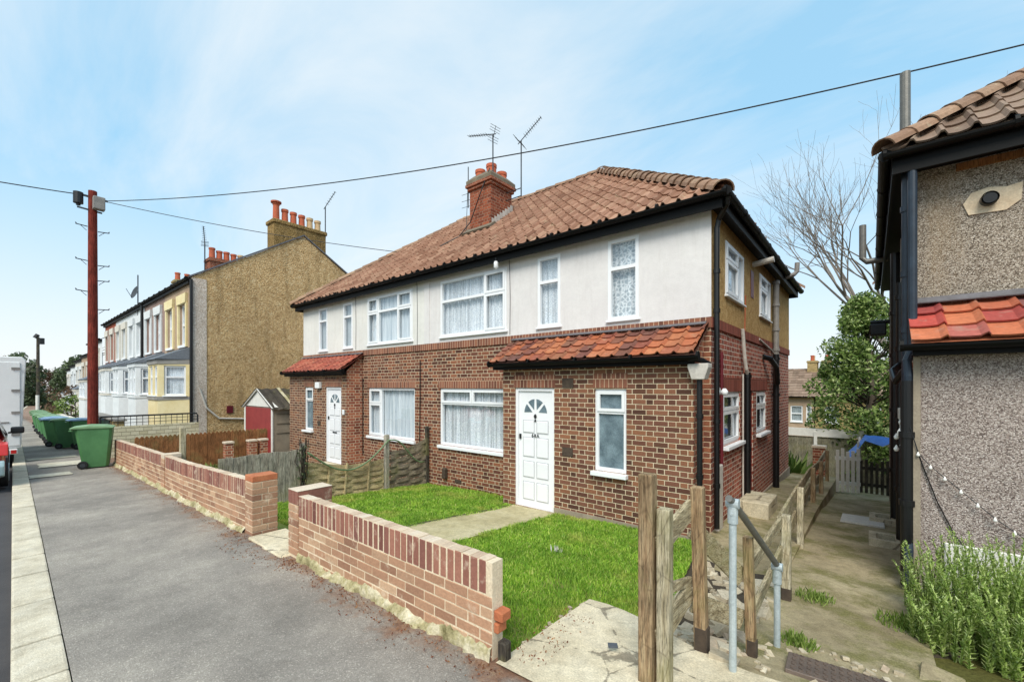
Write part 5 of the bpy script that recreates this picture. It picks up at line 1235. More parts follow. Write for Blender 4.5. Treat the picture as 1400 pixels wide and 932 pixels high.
    rf.f((x0, YT+dy-.6, zh+.08), (b0+.1, YT+dy-.6, zh+.08), (b0+.1, YT+dy, zh+.40), (x0, YT+dy, zh+.40))
    rf.build('bay_roof', 'slate', t)
    # main roof
    rr = MB(); ze = Z(ZTE)
    T = Vector((0, YR-YT+.12, ZR-ZTE))
    if simple: rr.f((x0, YT+dy-.12, ze), (x1, YT+dy-.12, ze), (x1, YR+dy, Z(ZR)), (x0, YR+dy, Z(ZR)))
    else: tiles(rr, (x0, YT+dy-.12, ze), (1, 0, 0), T, W, T.length, .35, .28, roll=.004, lift=.014, n=3)
    rr.f((x0, YR+dy, Z(ZR)), (x1, YR+dy, Z(ZR)), (x1, 12.3+dy, ze), (x0, 12.3+dy, ze)); rr.build('roof', roofm, t)
    g_ = MB(); gutter(g_, (x0, YT+dy-.16, ze+.0), (x1, YT+dy-.16, ze+.0), .06, 6); g_.box(x0, x1, YT+dy-.10, YT+dy-.003, ze-.16, ze-.01); g_.build('gutter', 'black', t)
    m_ = MB(); m_.f((x0, 12.2+dy, Z(zb)), (x1, 12.2+dy, Z(zb)), (x1, 12.2+dy, ze), (x0, 12.2+dy, ze)); m_.build('rear_wall', 'yellow_brick', t)
    return t
XG = -18.6; W_ = 3.72
specs = [('tan', 'cream', 'cream house with yellow bay window at the near end of the terrace', 'cream'),
         ('pinkbrown', 'palewhite', 'pinkish brown terraced house with white bay, second from the rendered gable', 'palewhite'),
         ('palewhite', 'palewhite', 'all white terraced house, third from the rendered gable', 'palewhite'),
         ('palewhite', 'offwhite', 'white terraced house beside the red brick one', 'palewhite'),
         ('redbrick', 'offwhite', 'red brick fronted terraced house with white bay beyond the white pair', 'palewhite')]
TH = []
for i, (a, b, lab, bc) in enumerate(specs): TH.append(terrace(XG-W_*(i+1), XG-W_*i, a, b, lab, bc))
t0 = TH[0]
# gable end wall with its stack
g_ = MB(); yr_ = 12.3
g_.prism([(YT-.02, -1.2), (yr_, -1.2), (yr_, ZTE+.05), (YR, ZR+.06), (YT-.02, ZTE+.05)], east(XG), .0, .12); g_.build('gable_wall', 'pebble_gable', t0)
MB().box(XG+.122, XG+.14, YT-.03, YT+.42, -1.2, ZTE+.02).build('gable_edge', 'pebble_pale', t0)
vg = MB(); vg.bar((XG+.07, YT-.1, ZTE+.05), (XG+.07, YR, ZR+.10), .2, .05); vg.bar((XG+.07, YR, ZR+.10), (XG+.07, yr_+.1, ZTE+.05), .2, .05); vg.build('verge', 'lead', t0)
s1 = MB().box(XG-.55, XG+.115, 7.22, 9.36, 6.5, 8.28); s1 = s1.build('chimney', 'pebble_stack', t0)
for y0_, y1_, z0_ in ((7.9, 8.2, 7.5), (8.5, 8.6, 7.7), (8.75, 9.1, 7.4)): pass
MB().box(XG-.60, XG+.16, 7.16, 9.42, 8.281, 8.45).build('oversailing_course', 'pebble_stack', s1, bevel=.03)
for i in range(6):
    y = 7.42+i*.345; hh = [.78, .58, .56, .54, .52, .5][i]
    m = MB().lathe([(.13, 0), (.115, hh-.12), (.14, hh-.1), (.14, hh), (.1, hh), (.1, hh-.1)], XG-.2, y, 8.44, 14)
    if i == 0: m.lathe([(.2, 0), (.2, .06), (.1, .1)], XG-.2, y, 8.44+hh-.03, 12)
    m.build('chimney_pot', 'terracotta' if i < 4 else 'buff_pot', s1)
stack(TH[2], XG-2*W_-1.2, 7.3, 9.4, 6.3, 8.5, 6, 'chimney_brick'); stack(TH[4], XG-4*W_-1.0, 7.4, 9.3, 6.3, 8.5, 4)
ga = MB(); ga.tube([(XG+.17, YT-.05, ZTE-.05), (XG+.17, YT-.05, -.7)], .05, 10); ga.tube([(XG-2*W_, YT-.1, ZTE-.05), (XG-2*W_, YT-.1, 2.6)], .06, 10); ga.build('downpipe', 'black_pipe', t0)
wp = MB().tube([(XG+.16, 4.7, 1.6), (XG+.17, 4.9, .9), (XG+.17, 5.3, .5), (XG+.17, 6.3, .42), (XG+.17, 7.4, .1)], .035, 8); wp.build('waste_pipe', 'white_pipe', t0)
for q in ((5.55, 5.75, .68, .95), (6.35, 6.6, .35, .55)): MB().box(XG+.122, XG+.16, *q).build('air_brick', 'maroon', t0)
MB().prism([(6.28, .56), (6.67, .56), (6.475, .74)], east(XG), .122, .2).build('vent_hood', 'white_wood', t0)
def sat_dish(parent, x, y, z, s=1.):
    m = MB(); m.tube([(x, y, z-.9), (x, y, z+1.2)], .025, 6); o = m.build('dish_mast', 'dark_metal', parent)
    d = MB(); n_ = 14; R_ = .33*s; ax = Vector((.2, -.95, .3)).normalized(); u = ax.cross(Vector((0, 0, 1))).normalized(); v = u.cross(ax); c_ = Vector((x, y-.12, z+.35)); ctr = d.v(c_-ax*.07)
    ring = [d.v(c_+u*R_*math.cos(6.283*k_/n_)+v*R_*math.sin(6.283*k_/n_)) for k_ in range(n_)]
    for k_ in range(n_): d.F.append([ctr, ring[k_], ring[(k_+1) % n_]])
    d.tube([c_-v*R_, c_+ax*.35], .012, 5); d.build('satellite_dish', 'dark_metal', o)
sat_dish(TH[2], XG-2*W_-1.5, YT-.0, 5.9)
yagi(TH[2], (XG-2*W_-1.3, 7.2, 7.8), (XG-2*W_-1.3, 7.2, 9.3), (XG-2*W_-.4, 6.9, 9.9), 8, r=.02)
yagi(t0, (XG-.2, 9.5, 8.3), (XG-.2, 9.5, 9.7), (XG+.3, 9.7, 10.3), 6, r=.016, refl=False)
# further terrace down the hill
far = [('palewhite', 'offwhite', 'small white house at the near end of the distant terrace', 'palewhite', -42.), ('tan', 'offwhite', 'distant tan brick terraced house with dark doorway', 'offwhite', -48.5), ('offwhite', 'palewhite', 'distant cream house in the middle of the far terrace', 'palewhite', -55.), ('palewhite', 'palewhite', 'distant white terraced house near the road end', 'palewhite', -61.5), ('palewhite', 'offwhite', 'furthest pale house before the trees', 'offwhite', -68.)]
for i, (a, b, lab, bc, X) in enumerate(far):
    terrace(X-6.4, X, a, b, lab, bc, roofm='far_roof', dy=.0003*X*X*.8, dz=[-.5, -1.2, -1.4, -1.7, -1.9][i], simple=True)
# forecourt walls and railings of the terrace
fw = thing('forecourt_wall', 'cream block wall with black metal railing beside the rendered gable', 'wall', (-17.0, 3, -.4))
MB().box(-17.1, -16.95, 2.05, 4.3, -.7, .50).build('wall', 'block_wall', fw)
m = MB().tube([(-17.0, 1.95, .80), (-17.0, 4.25, .80), (-17.0, 4.28, .72), (-17.0, 4.28, -.4)], .025, 8); m.tube([(-17.0, 1.95, -.45), (-17.0, 1.95, .80)], .025, 8)
y = 2.05
while y < 4.25: m.tube([(-17.0, y, .50), (-17.0, y, .80)], .008, 5); y += .14
for z in (.6, .7): m.tube([(-17.0, 1.95, z), (-17.0, 4.28, z)], .008, 5)
m.build('railing', 'black_plastic', fw)
f2 = thing('forecourt_wall', 'brick front garden wall with dark panel before the cream bay', 'wall', (-20, 2.4, -.5))
MB().box(-22.1, -17.5, 2.35, 2.55, -.9, .62).build('wall', 'yellow_brick', f2); MB().box(-22.15, -17.45, 2.30, 2.60, .621, .69).build('coping', 'cement_grey', f2, bevel=.01); MB().box(-20.4, -18.4, 2.30, 2.345, .35, .60).build('panel', 'dark_car', f2)
for i, X in enumerate((-26., -29.7, -33.4, -37.)):
    o = thing('forecourt_wall', ['white forecourt wall below the pinkish brown house', 'white forecourt wall before the all white house', 'pale forecourt wall two doors beyond the pole', 'last pale forecourt wall before the distant terrace'][i], 'wall', (X+1.8, 2.4, -.7), 'forecourt walls along the terrace')
    MB().box(X+.1, X+3.6, 2.40, 2.6, -1.3, .1-.05*i).build('wall', 'palewhite', o); MB().box(X+.05, X+3.65, 2.36, 2.64, .101-.05*i, .17-.05*i).build('coping', 'offwhite', o)
# ------------------------------------------------------------------ telegraph pole and wires
pl = thing('telegraph_pole', 'tall red brown wooden telegraph pole with step irons behind the green bin', 'pole', (-17.6, 1.86, zp(-17.6)))
PX, PY = -17.6, 1.86; zb_ = zp(PX)
MB().tube([(PX+.03, PY, zb_-.2), (PX, PY, 3), (PX-.03, PY, 7.42)], [.125, .115, .098], 16).build('shaft', 'pole_red', pl)
m = MB().tube([(PX-.05, PY-.30, 6.98), (PX-.05, PY-.30, 7.3)], .11, 14); m.tube([(PX-.05, PY-.3, 6.92), (PX-.05, PY-.3, 6.98)], .05, 10); m.build('cable_joint', 'black_plastic', pl)
MB().box(PX+.05, PX+.27, PY-.02, PY+.24, 6.85, 7.22).build('junction_box', 'grey_pipe', pl, bevel=.015)
m = MB().bar((PX-.03, PY-.33, 7.25), (PX-.03, PY+.33, 7.22), .05, .05); m.bar((PX, PY-.33, 6.86), (PX, PY+.2, 6.82), .04, .04); m.build('cross_arm', 'dark_metal', pl)
for i, (z, s) in enumerate(((6.35, -1), (6.25, 1), (5.35, -1), (5.25, 1), (4.8, 1), (4.45, -1), (3.95, 1))):
    m = MB().tube([(PX-.01, PY+s*.11, z), (PX-.01, PY+s*.36, z+.02)], .014, 6); m.tube([(PX-.01, PY+s*.34, z+.02), (PX-.01, PY+s*.36, z+.06)], .014, 6); m.tube([(PX-.01, PY+s*.13, z-.12), (PX-.01, PY+s*.25, z)], .008, 5); m.build('step_iron', 'dark_metal', pl)
MB().box(PX+.13, PX+.18, PY-.06, PY+.05, .15, .45).build('label_plate', 'white_wood', pl)
def wire(p, q, sag, r, name, label):
    p, q = Vector(p), Vector(q); n_ = 30; pts = [p+(q-p)*(i/n_)-Vector((0, 0, 4*sag*(i/n_)*(1-i/n_))) for i in range(n_+1)]
    tag(MB().tube(pts, r, 6).build(name, 'wire', loc=tuple(p)), label, 'cable')
wire((PX+.05, PY+.33, 7.22), (4.02, 10.0, 6.59), .61, .011, 'overhead_cable', 'long black overhead cable crossing above the house roof to the right')
wire((PX+.05, PY+.3, 7.18), (-11.6, 8.2, 5.95), .12, .010, 'overhead_cable', 'thin cable dropping from the red pole to the left roof slope')
wire((PX-.1, PY-.33, 7.25), (-15.0, -9.0, 6.2), .3, .014, 'overhead_cable', 'black cable leaving the red pole towards the left edge')
p2 = thing('telegraph_pole', 'distant dark telegraph pole with can-shaped top near the trees', 'pole', (-74, 3.25, zp(-74)))
MB().tube([(-74, 3.25, zp(-74)-.3), (-74, 3.25, 7.3)], [.17, .13], 10).build('shaft', 'dark_wood', p2); m = MB().tube([(-74, 3.5, 6.5), (-74, 3.5, 7.2)], .28, 10); m.tube([(-74, 3.0, 7.2), (-74, 3.25, 7.6)], .2, 8); m.build('cable_joint', 'black_plastic', p2)
MB().tube([(-73.8, 3.2, zp(-74)), (-73.8, 3.2, .6)], .15, 8).build('sleeve', 'white_wood', p2)
# ------------------------------------------------------------------ wheelie bins
def make_bin(lid, lab, grp, body='bin_green'):
    t = thing('wheelie_bin', lab, 'bin', (0, 0, 0), grp)
    m = MB(); lev = [(.0, .20, .23), (.12, .215, .25), (.85, .28, .33), (.93, .285, .335), (.96, .30, .35)]; rings = []
    for z, hx_, hy_ in lev:
        c_ = .05; pts = []
        for sx_, sy_ in ((-1, -1), (1, -1), (1, 1), (-1, 1)):
            a = [(sx_*(hx_-c_), sy_*hy_), (sx_*hx_, sy_*(hy_-c_))]
            if sx_*sy_ > 0: a = a[::-1]
            pts += a
        rings.append([m.v((x, y+.03*z, z+.03)) for x, y in pts])
    for A_, B_ in zip(rings, rings[1:]):
        for i in range(8): m.F.append([A_[i], A_[(i+1) % 8], B_[(i+1) % 8], B_[i]])
    m.F.append(rings[0][::-1]); m.F.append(rings[-1]); m.build('body', body, t)
    l = MB(); 
    prof = [(-.37, .985), (-.37, 1.01), (-.2, 1.055), (.1, 1.07), (.36, 1.04), (.42, 1.02), (.42, .99)]
    l.prism(prof, lambda u, v, w: (w, u+.03, v), -.315, .315); l.build('lid', lid, t, bevel=.012)
    h = MB().tube([(-.22, .40, .94), (-.22, .46, .95), (.22, .46, .95), (.22, .40, .94)], .016, 8); h.build('handle', body, t)
    for s in (-1, 1):
        w = MB().tube([(s*.235, .22, .10), (s*.285, .22, .10)], .10, 18); wo = w.build('wheel', 'rubber', t, bevel=.012); MB().tube([(s*.286, .22, .10), (s*.292, .22, .10)], .05, 12).build('hub', 'dark_metal', wo)
    MB().tube([(-.24, .22, .1), (.24, .22, .1)], .014, 8).build('axle', 'dark_metal', t)
    return t
GB = 'wheelie bins standing along the pavement'
bA = make_bin('bin_lid', 'large green wheelie bin at the end of the long brick wall below the red pole', GB); bB = make_bin('bin_blue', 'green wheelie bin with blue lid, first blue lid in the row', GB)
for b_, x, y, rz in ((bA, -15.05, 1.66, R(168)), (bB, -23.6, 1.55, R(172))): b_.location = (x, y, zp(x)+.005); b_.rotation_euler[2] = rz
for (src, x, y, rz, lab) in ((bA, -22.2, 1.70, 174, 'green lidded wheelie bin, first of the row beyond the pole'), (bB, -21.4, 2.05, 182, 'blue lidded bin tucked against the forecourt wall behind the pole'),
        (bB, -25.3, 1.60, 170, 'second bin with blue lid in the pavement row'), (bA, -27.2, 1.62, 178, 'green bin just past the second blue lidded bin'), (bA, -29.5, 1.66, 172, 'green bin about halfway along the far row'), (bA, -32.5, 1.7, 183, 'green bin past the middle of the far row'),
        (bA, -36, 1.75, 175, 'distant green bin third from the far end of the row'), (bA, -41, 1.9, 172, 'distant green bin second from the far end of the row'), (bA, -47, 2.1, 180, 'last green bin at the far end of the row')):
    c_ = copy_tree(src); c_.location = (x, y, zp(x)+.005); c_.rotation_euler[2] = R(rz); c_['label'] = lab
# ------------------------------------------------------------------ vehicles
def car(lab, paint, loc, rz, bump):
    """rear of the car faces +x; length along x"""
    t = thing('parked_car', lab, 'car', (0, 0, 0), 'parked cars')
    st_ = [(-2.0, .34, .58, .60, .66), (-1.9, .24, .66, .70, .74), (-1.3, .2, .86, .86, .80), (-.95, .2, .93, .95, .82), (-.35, .2, .95, 1.38, .83), (.3, .2, .96, 1.46, .83), (1.1, .2, .98, 1.42, .82), (1.65, .22, .97, 1.12, .80), (1.85, .3, .90, .95, .76), (1.95, .42, .80, .84, .70)]
    m = MB(); rings = []
    for x, zb, zl, zt_, hw_ in st_:
        tw = hw_*(.80 if zt_-zl > .12 else .93)
        r_ = [(-hw_*.9, zb), (-hw_, zb+.15), (-hw_, zl-.12), (-hw_*.975, zl), (-tw, zt_-.03), (-tw*.8, zt_), (tw*.8, zt_), (tw, zt_-.03), (hw_*.975, zl), (hw_, zl-.12), (hw_, zb+.15), (hw_*.9, zb)]
        rings.append([m.v((x, y, z)) for y, z in r_])
    for A_, B_ in zip(rings, rings[1:]):
        for i in range(12): m.F.append([A_[i], A_[(i+1) % 12], B_[(i+1) % 12], B_[i]])
    m.F.append(rings[0][::-1]); m.F.append(rings[-1]); m.build('body', paint, t, smooth=False, bevel=.02, seg=2)
    g = MB()
    for s in (-1, 1):
        g.f((-.72, s*.815, 1.0), (.25, s*.835, 1.0), (.25, s*.69, 1.38), (-.30, s*.68, 1.34)); g.f((.31, s*.835, 1.0), (1.45, s*.825, 1.02), (1.1, s*.68, 1.36), (.31, s*.69, 1.39))
    g.f((1.62, -.62, 1.16), (1.62, .62, 1.16), (1.22, .58, 1.40), (1.22, -.58, 1.40)); g.f((-.93, -.64, 1.0), (-.93, .64, 1.0), (-.42, .6, 1.36), (-.42, -.6, 1.36))
    g.build('window', 'car_glass', t)
    bp = MB().prism([(1.82, .28), (2.02, .34), (2.05, .52), (2.0, .62), (1.82, .62)], lambda u, v, w: (u, w, v), -.80, .80); bp.build('bumper', bump, t, bevel=.03, seg=2)
    fb_ = MB().prism([(-1.85, .22), (-2.06, .3), (-2.06, .5), (-1.85, .55)], lambda u, v, w: (u, w, v), -.74, .74); fb_.build('bumper', bump, t, bevel=.03, seg=2)
    for s in (-1, 1):
        MB().prism([(1.66, .74), (1.985, .72), (1.93, .94), (1.66, .97)], lambda u, v, w: (u, w, v), s*.60, s*.845).build('tail_lamp', 'tail_red', t, bevel=.02, seg=2)
        MB().prism([(-1.98, .56), (-1.7, .62), (-1.7, .76), (-1.93, .70)], lambda u, v, w: (u, w, v), s*.45, s*.775).build('headlight', 'glow_bulb', t, bevel=.02)
        mi = MB().xbox(Matrix.Translation((-.62, s*.98, 1.04)), .16, .22, .16).build('wing_mirror', 'black_plastic', t, bevel=.045, seg=3); MB().bar((-.62, s*.83, .98), (-.62, s*.93, 1.0), .06, .04).build('stalk', 'black_plastic', mi)
        for x in (-1.25, 1.2):
            w = MB().tube([(x, s*.66, .30), (x, s*.845, .30)], .30, 24).build('wheel', 'rubber', t, bevel=.03, seg=2); MB().tube([(x, s*.846, .30), (x, s*.855, .30)], .19, 16).build('rim', 'galv', w)
    MB().box(2.03, 2.056, -.26, .26, .40, .51).build('number_plate', 'buff_pot', t)
    t.location = loc; t.rotation_euler[2] = rz; return t
cr = car('red hatchback parked at the left edge half on the kerb', 'red_car', (-15.1, -.63, zp(-15.1)-.04), R(-1.), 'bumper')
car('dark car parked in the distance beyond the white van', 'dark_car', (-62, .55, zp(-62)-.08), R(-2), 'black_plastic'); car('silver car parked furthest down the street', 'silver_car', (-70, .75, zp(-70)-.08), R(-2), 'silver_car')
vn = thing('white_van', 'tall white box van parked behind the red car', 'van', (-20.8, -.50, zp(-20)))
vx, vz = -18.0, zp(-20)-.08
b = MB(); n0 = (-.54-1.02, -.54+1.08)
b.prism([(n0[0], .55), (n0[1]-.06, .55), (n0[1]+.03, 2.95), (n0[1]-.03, 3.05), (n0[0]+.05, 3.05), (n0[0]-.03, 2.95)], lambda u, v, w: (w, u, vz+v), vx-4.2, vx); b.build('box_body', 'van_white', vn, bevel=.02)
c_ = MB().prism([(vx-6.1, .5), (vx-4.205, .5), (vx-4.205, 2.2), (vx-5.0, 2.2), (vx-5.4, 1.5), (vx-6.0, 1.25), (vx-6.15, .9)], lambda u, v, w: (u, w, vz+v), -1.49, .44); c_.build('cab', 'van_white', vn, bevel=.04, seg=2)
m = MB(); m.f((vx-5.05, -1.5, vz+2.1), (vx-5.05, .15, vz+2.1), (vx-5.41, .15, vz+1.53), (vx-5.41, -1.5, vz+1.53)); m.build('windscreen', 'car_glass', vn)
for s in (0, 1):
    y0_, y1_ = (n0[0]+.06, -.53) if s == 0 else (-.50, n0[1]-.08)
    d = MB().box(vx+.002, vx+.03, y0_, y1_, vz+.62, vz+2.9).build('rear_door', 'van_white', vn, bevel=.01)
    for z in (.9, 1.5, 2.1, 2.7): MB().box(vx+.031, vx+.06, (y1_-.16 if s else y0_), (y1_ if s else y0_+.16), vz+z, vz+z+.06).build('hinge', 'grey_pipe', d)
    MB().box(vx+.031, vx+.05, y0_+.2, y1_-.2, vz+1.25, vz+1.28).build('locking_bar', 'grey_pipe', d)
MB().box(vx-.1, vx+.12, n0[0]+.05, n0[1]-.12, vz+.40, vz+.54).build('bumper', 'van_white', vn, bevel=.02)
for x in (vx-.9, vx-5.2):
    for y in (-1.29, .26): MB().tube([(x, y-.1, vz+.36), (x, y+.1, vz+.36)], .36, 20).build('wheel', 'rubber', vn, bevel=.03)
for y in (n0[0]+.12, n0[1]-.2): MB().box(vx+.121, vx+.14, y-.05, y+.05, vz+.42, vz+.52).build('tail_lamp', 'tail_red', vn)

# ------------------------------------------------------------------ things at the end of the alley
gt = thing('picket_gate', 'white painted picket gate standing ajar at the end of the alley', 'gate', (-.7, 14.2, -1.1))
for i in range(5):
    x = -.72+i*.105; y = 14.15+.03*i; MB().box(x, x+.07, y, y+.025, -1.08, .02+.05*math.sin(i*2.)).build('pale', 'white_wood', gt, bevel=.004)
m = MB()
for z in (-.85, -.2): m.bar((-.74, 14.20, z), (-.22, 14.34, z), .03, .09)
m.build('rail', 'white_wood', gt)
pk = thing('picket_fence', 'dark weathered picket fence below the blue tarpaulin', 'fence', (.5, 15, -1.2))
for i in range(16): MB().box(-.25+i*.11, -.25+i*.11+.065, 15.2, 15.225, -1.25, -.35+.05*math.sin(i*1.7)).build('pale', 'dark_wood', pk)
m = MB()
for z in (-1.0, -.55): m.box(-.3, 1.6, 15.23, 15.26, z-.04, z+.04)
m.build('rail', 'dark_wood', pk)
tp = thing('tarpaulin_shelter', 'blue tarpaulin draped over a frame beside the alley end', 'tarpaulin', (.4, 17, -1.4))
m = MB(); g2 = []
for i in range(13):
    row = []
    for j in range(9):
        u, v = i/12, j/8; x = -.55+2.4*u; y = 16.3+1.6*v; z = .28-.25*v-.12*u+.03*math.sin(i*1.7+j*2.1)
        if i <= 1: z -= .55*(1-u*6)+.15*math.sin(j)*.3
        if j == 0: z -= .22+.08*math.sin(i*2.)
        row.append(m.v((x, y, z)))
    g2.append(row)
for i in range(12):
    for j in range(8): m.F.append([g2[i][j], g2[i+1][j], g2[i+1][j+1], g2[i][j+1]])
m.build('sheet', 'blue_tarp', tp, smooth=True)
m = MB()
for x, y in ((-.3, 16.4), (1.6, 16.4), (-.3, 17.8), (1.6, 17.8)): m.tube([(x, y, -1.7), (x, y, .05)], .03, 8)
m.build('pole', 'white_pipe', tp)
rfn = thing('rear_fence', 'tall grey green board fence with white top across the back gardens', 'fence', (-2.5, 19, -1.8))
for i in range(46):
    x = -5.2+i*.15; MB  # boards below
m = MB(); x = -5.4
while x < 3.: m.box(x, x+.145, 19.0, 19.02+random.uniform(0, .008), -2.3, -.15); x += .15
m.build('boards', 'grey_fence', rfn)
MB().box(-5.4, 3., 18.95, 19.05, -.13, .15).build('top_board', 'white_wood', rfn)
for x in (-3.8, -1.55, .6): MB().box(x-.05, x+.05, 18.9, 18.99, -2.3, .05).build('post', 'white_wood' if x > -2 and x < 0 else 'grey_fence', rfn)
bp = thing('brick_gatepost', 'short brick gatepost with pale cap at the end of the alley fence', 'pillar', (-1.1, 14.6, -1.2))
MB().box(-1.25, -.98, 14.5, 14.75, -1.3, -.02).build('shaft', 'brick_side', bp); MB().box(-1.28, -.95, 14.47, 14.78, -.019, .05).build('cap', 'coping', bp, bevel=.01)
sl = thing('plastic_slide', 'green and blue plastic slide on the grass behind the house', 'toy', (-2.2, 16, -1.3))
MB().bar((-2.5, 16.0, -.1), (-1.9, 16.3, -1.25), .4, .05).build('chute', 'bin_lid', sl); MB().box(-2.55, -2.35, 15.8, 16.3, -1.3, -.05).build('ladder', 'hose', sl); MB().box(-2.6, -2.3, 15.8, 16.3, -.04, .25).build('hood', 'blue', sl, bevel=.05)
tuft(-1.75, 15.4, ground_z(-1.75, 15.4), .9, .28, 700, 'weed', 'long_grass', 'bright long grass behind the house beyond the side path')
rh = [('house_behind', -16., -3.8, 'tan', 'tan rendered house with brown roof seen past the end of the alley'), ('house_behind', -3.7, 8., 'yellow_brick', 'yellow brick house partly hidden by the evergreen at the alley end')]
for i, (nm, x0, x1, wm, lab) in enumerate(rh):
    t = thing(nm, lab, 'house', ((x0+x1)/2, 45, -4.6)); zb, ze, zr = -5.5, .75, 3.3
    wins = [(a, a+w_, -1.42, -.05) for a, w_ in ([(-15., 1.2), (-12.2, 1.2), (-8.6, 1.2), (-5.5, .9), (-4.35, .4)] if i == 0 else [(-3.05, .95), (-.6, 1.2), (2.2, 1.2), (5.4, 1.2)])]
    MB().plate(front(45.), x0, x1, zb, ze, wins, 0, -.15, closed=False).build('wall', ['tan', 'yellow_brick'][i], t)
    for q in wins: window(t, front(45.), *q, [(0, 1, 0, .5), (0, 1, .5, 1)], w=-.05, fw=.09, sill=.1, back='blind')
    r_ = MB(); T = Vector((0, 4.2, zr-ze)); tiles(r_, (x0-.2, 44.6, ze), (1, 0, 0), T, x1-x0+.4, T.length, .5, .45, roll=.02, lift=.03, n=4); r_.f((x0-.2, 48.8, zr), (x1+.2, 48.8, zr), (x1+.2, 53, ze), (x0-.2, 53, ze)); r_.build('roof', 'tile_grey', t)
    m = MB(); 
    for X in (x0, x1): m.f((X, 45, zb), (X, 52.6, zb), (X, 52.6, ze), (X, 48.8, zr), (X, 45, ze))
    m.f((x0, 52.6, zb), (x1, 52.6, zb), (x1, 52.6, ze), (x0, 52.6, ze)); m.build('gable_wall', 'yellow_brick', t)
    g_ = MB(); gutter(g_, (x0-.2, 44.55, ze), (x1+.2, 44.55, ze), .09, 6); g_.build('gutter', 'black', t)
    stack(t, (x0+.6 if i else x1-.4), 48.2, 49.6, 2.4, 4.0, 3, 'yellow_brick')
    bay_ = MB().prism([(x0+1.3, 45), (x0+1.7, 44.2), (x0+3.2, 44.2), (x0+3.6, 45)] if i == 0 else [(4.2, 45), (4.5, 44.2), (5.0, 44.2), (5.3, 45)], lambda u, v, w: (u, v, w), zb, ze-.3); bay_.build('bay', 'palewhite', t)
# ------------------------------------------------------------------ trees
def branches(mb, p, d, L, r, depth, spread=.55, up=.15, nch=3, minr=.006, tips=None):
    p, d = Vector(p), Vector(d).normalized(); pts = [p]; rs = [r]; q = p.copy(); dd = d.copy()
    for i in range(4):
        dd = (dd+Vector((random.gauss(0, .10), random.gauss(0, .10), random.gauss(up*.3, .08)))).normalized(); q = q+dd*L/4; pts.append(q.copy()); rs.append(max(minr*.6, r*(1-.42*(i+1)/4)))
    mb.tube(pts, rs, 7 if r > .08 else 5 if r > .03 else 4, cap=False)
    if tips is not None and depth <= 1: tips += pts[1:]
    if depth == 0: return
    for k_ in range(nch+random.randint(0, 1)):
        i = random.randint(2, 4) if depth < 4 else random.randint(3, 4); nd = (dd+Vector((random.gauss(0, spread), random.gauss(0, spread), random.gauss(up, spread*.6)))).normalized()
        branches(mb, pts[i], nd, L*random.uniform(.6, .82), rs[i]*.68, depth-1, spread, up, nch, minr, tips)
def bare_tree(name, lab, loc, H_, r, depth=5, mat='twig', lean=(0, 0, 1), spread=.55, seed=1):
    random.seed(seed); t = thing(name, lab, 'tree', loc); m = MB(); L = Vector(loc)
    m.tube([L-Vector((0, 0, .3)), L+Vector((lean[0]*.3, lean[1]*.3, H_*.28))], [r*1.2, r*.9], 9, cap=False); m.build('trunk', 'bark', t)
    c_ = MB(); top = L+Vector((lean[0]*.3, lean[1]*.3, H_*.28))
    for k_ in range(4): branches(c_, top, Vector(lean)+Vector((random.gauss(0, .5), random.gauss(0, .5), .4)), H_*.26, r*.62, depth, spread, .18)
    c_.build('crown', mat, t); return t
bare_tree('bare_tree', 'leafless tree with fine grey branches rising behind the alley', (1.5, 25, -2.5), 16.5, .20, 4, lean=(-.30, -.02, 1), seed=14, spread=.46)
def leafy(name, lab, loc, H_, rad, n_, size, mat, squash=1.25, seed=3, clumps=60, base=.1, group=None):
    random.seed(seed); t = thing(name, lab, 'tree', loc, group); L = Vector(loc)
    MB().tube([L-Vector((0, 0, .3)), L+Vector((.1, 0, H_*.5)), L+Vector((0, 0, H_*.85))], [H_*.03, H_*.02, H_*.008], 8).build('trunk', 'bark', t)
    pts = []; bl = MB()
    for c_ in range(clumps):
        z = random.random(); z = base+(1-base)*z; prof = rad*math.sin(math.pi*min(.97, (z-base)/(1-base)*.82+.16))**.8
        a = random.uniform(0, 6.28); q = prof*math.sqrt(random.uniform(.15, 1.)); cc = Vector((q*math.cos(a), q*math.sin(a), H_*z)); cr_ = rad*random.uniform(.16, .34)
        bl.tube([L+Vector((0, 0, cc.z*.8)), L+cc], [.03, .008], 4, cap=False)
        for k_ in range(n_//clumps):
            v = Vector((random.gauss(0, 1), random.gauss(0, 1), random.gauss(0, .8))).normalized()*cr_*random.uniform(.35, 1.)**.5
            pts.append(tuple(L+cc+v))
    leaf_cloud('crown', mat, t, pts, size); bl.build('limbs', 'dark_stem', t); return t
leafy('evergreen_tree', 'dense light green evergreen standing beyond the white picket gate', (-.1, 19.9, -2.0), 6.7, 1.6, 24000, .075, 'leaf_green', clumps=150, seed=5, base=.08)
tuft(-1.95, 14.9, -1.1, .35, .9, 160, 'leaf_green', 'garden_shrub', 'small shrub at the back corner of the house flank')
TG = 'trees at the far end of the street'
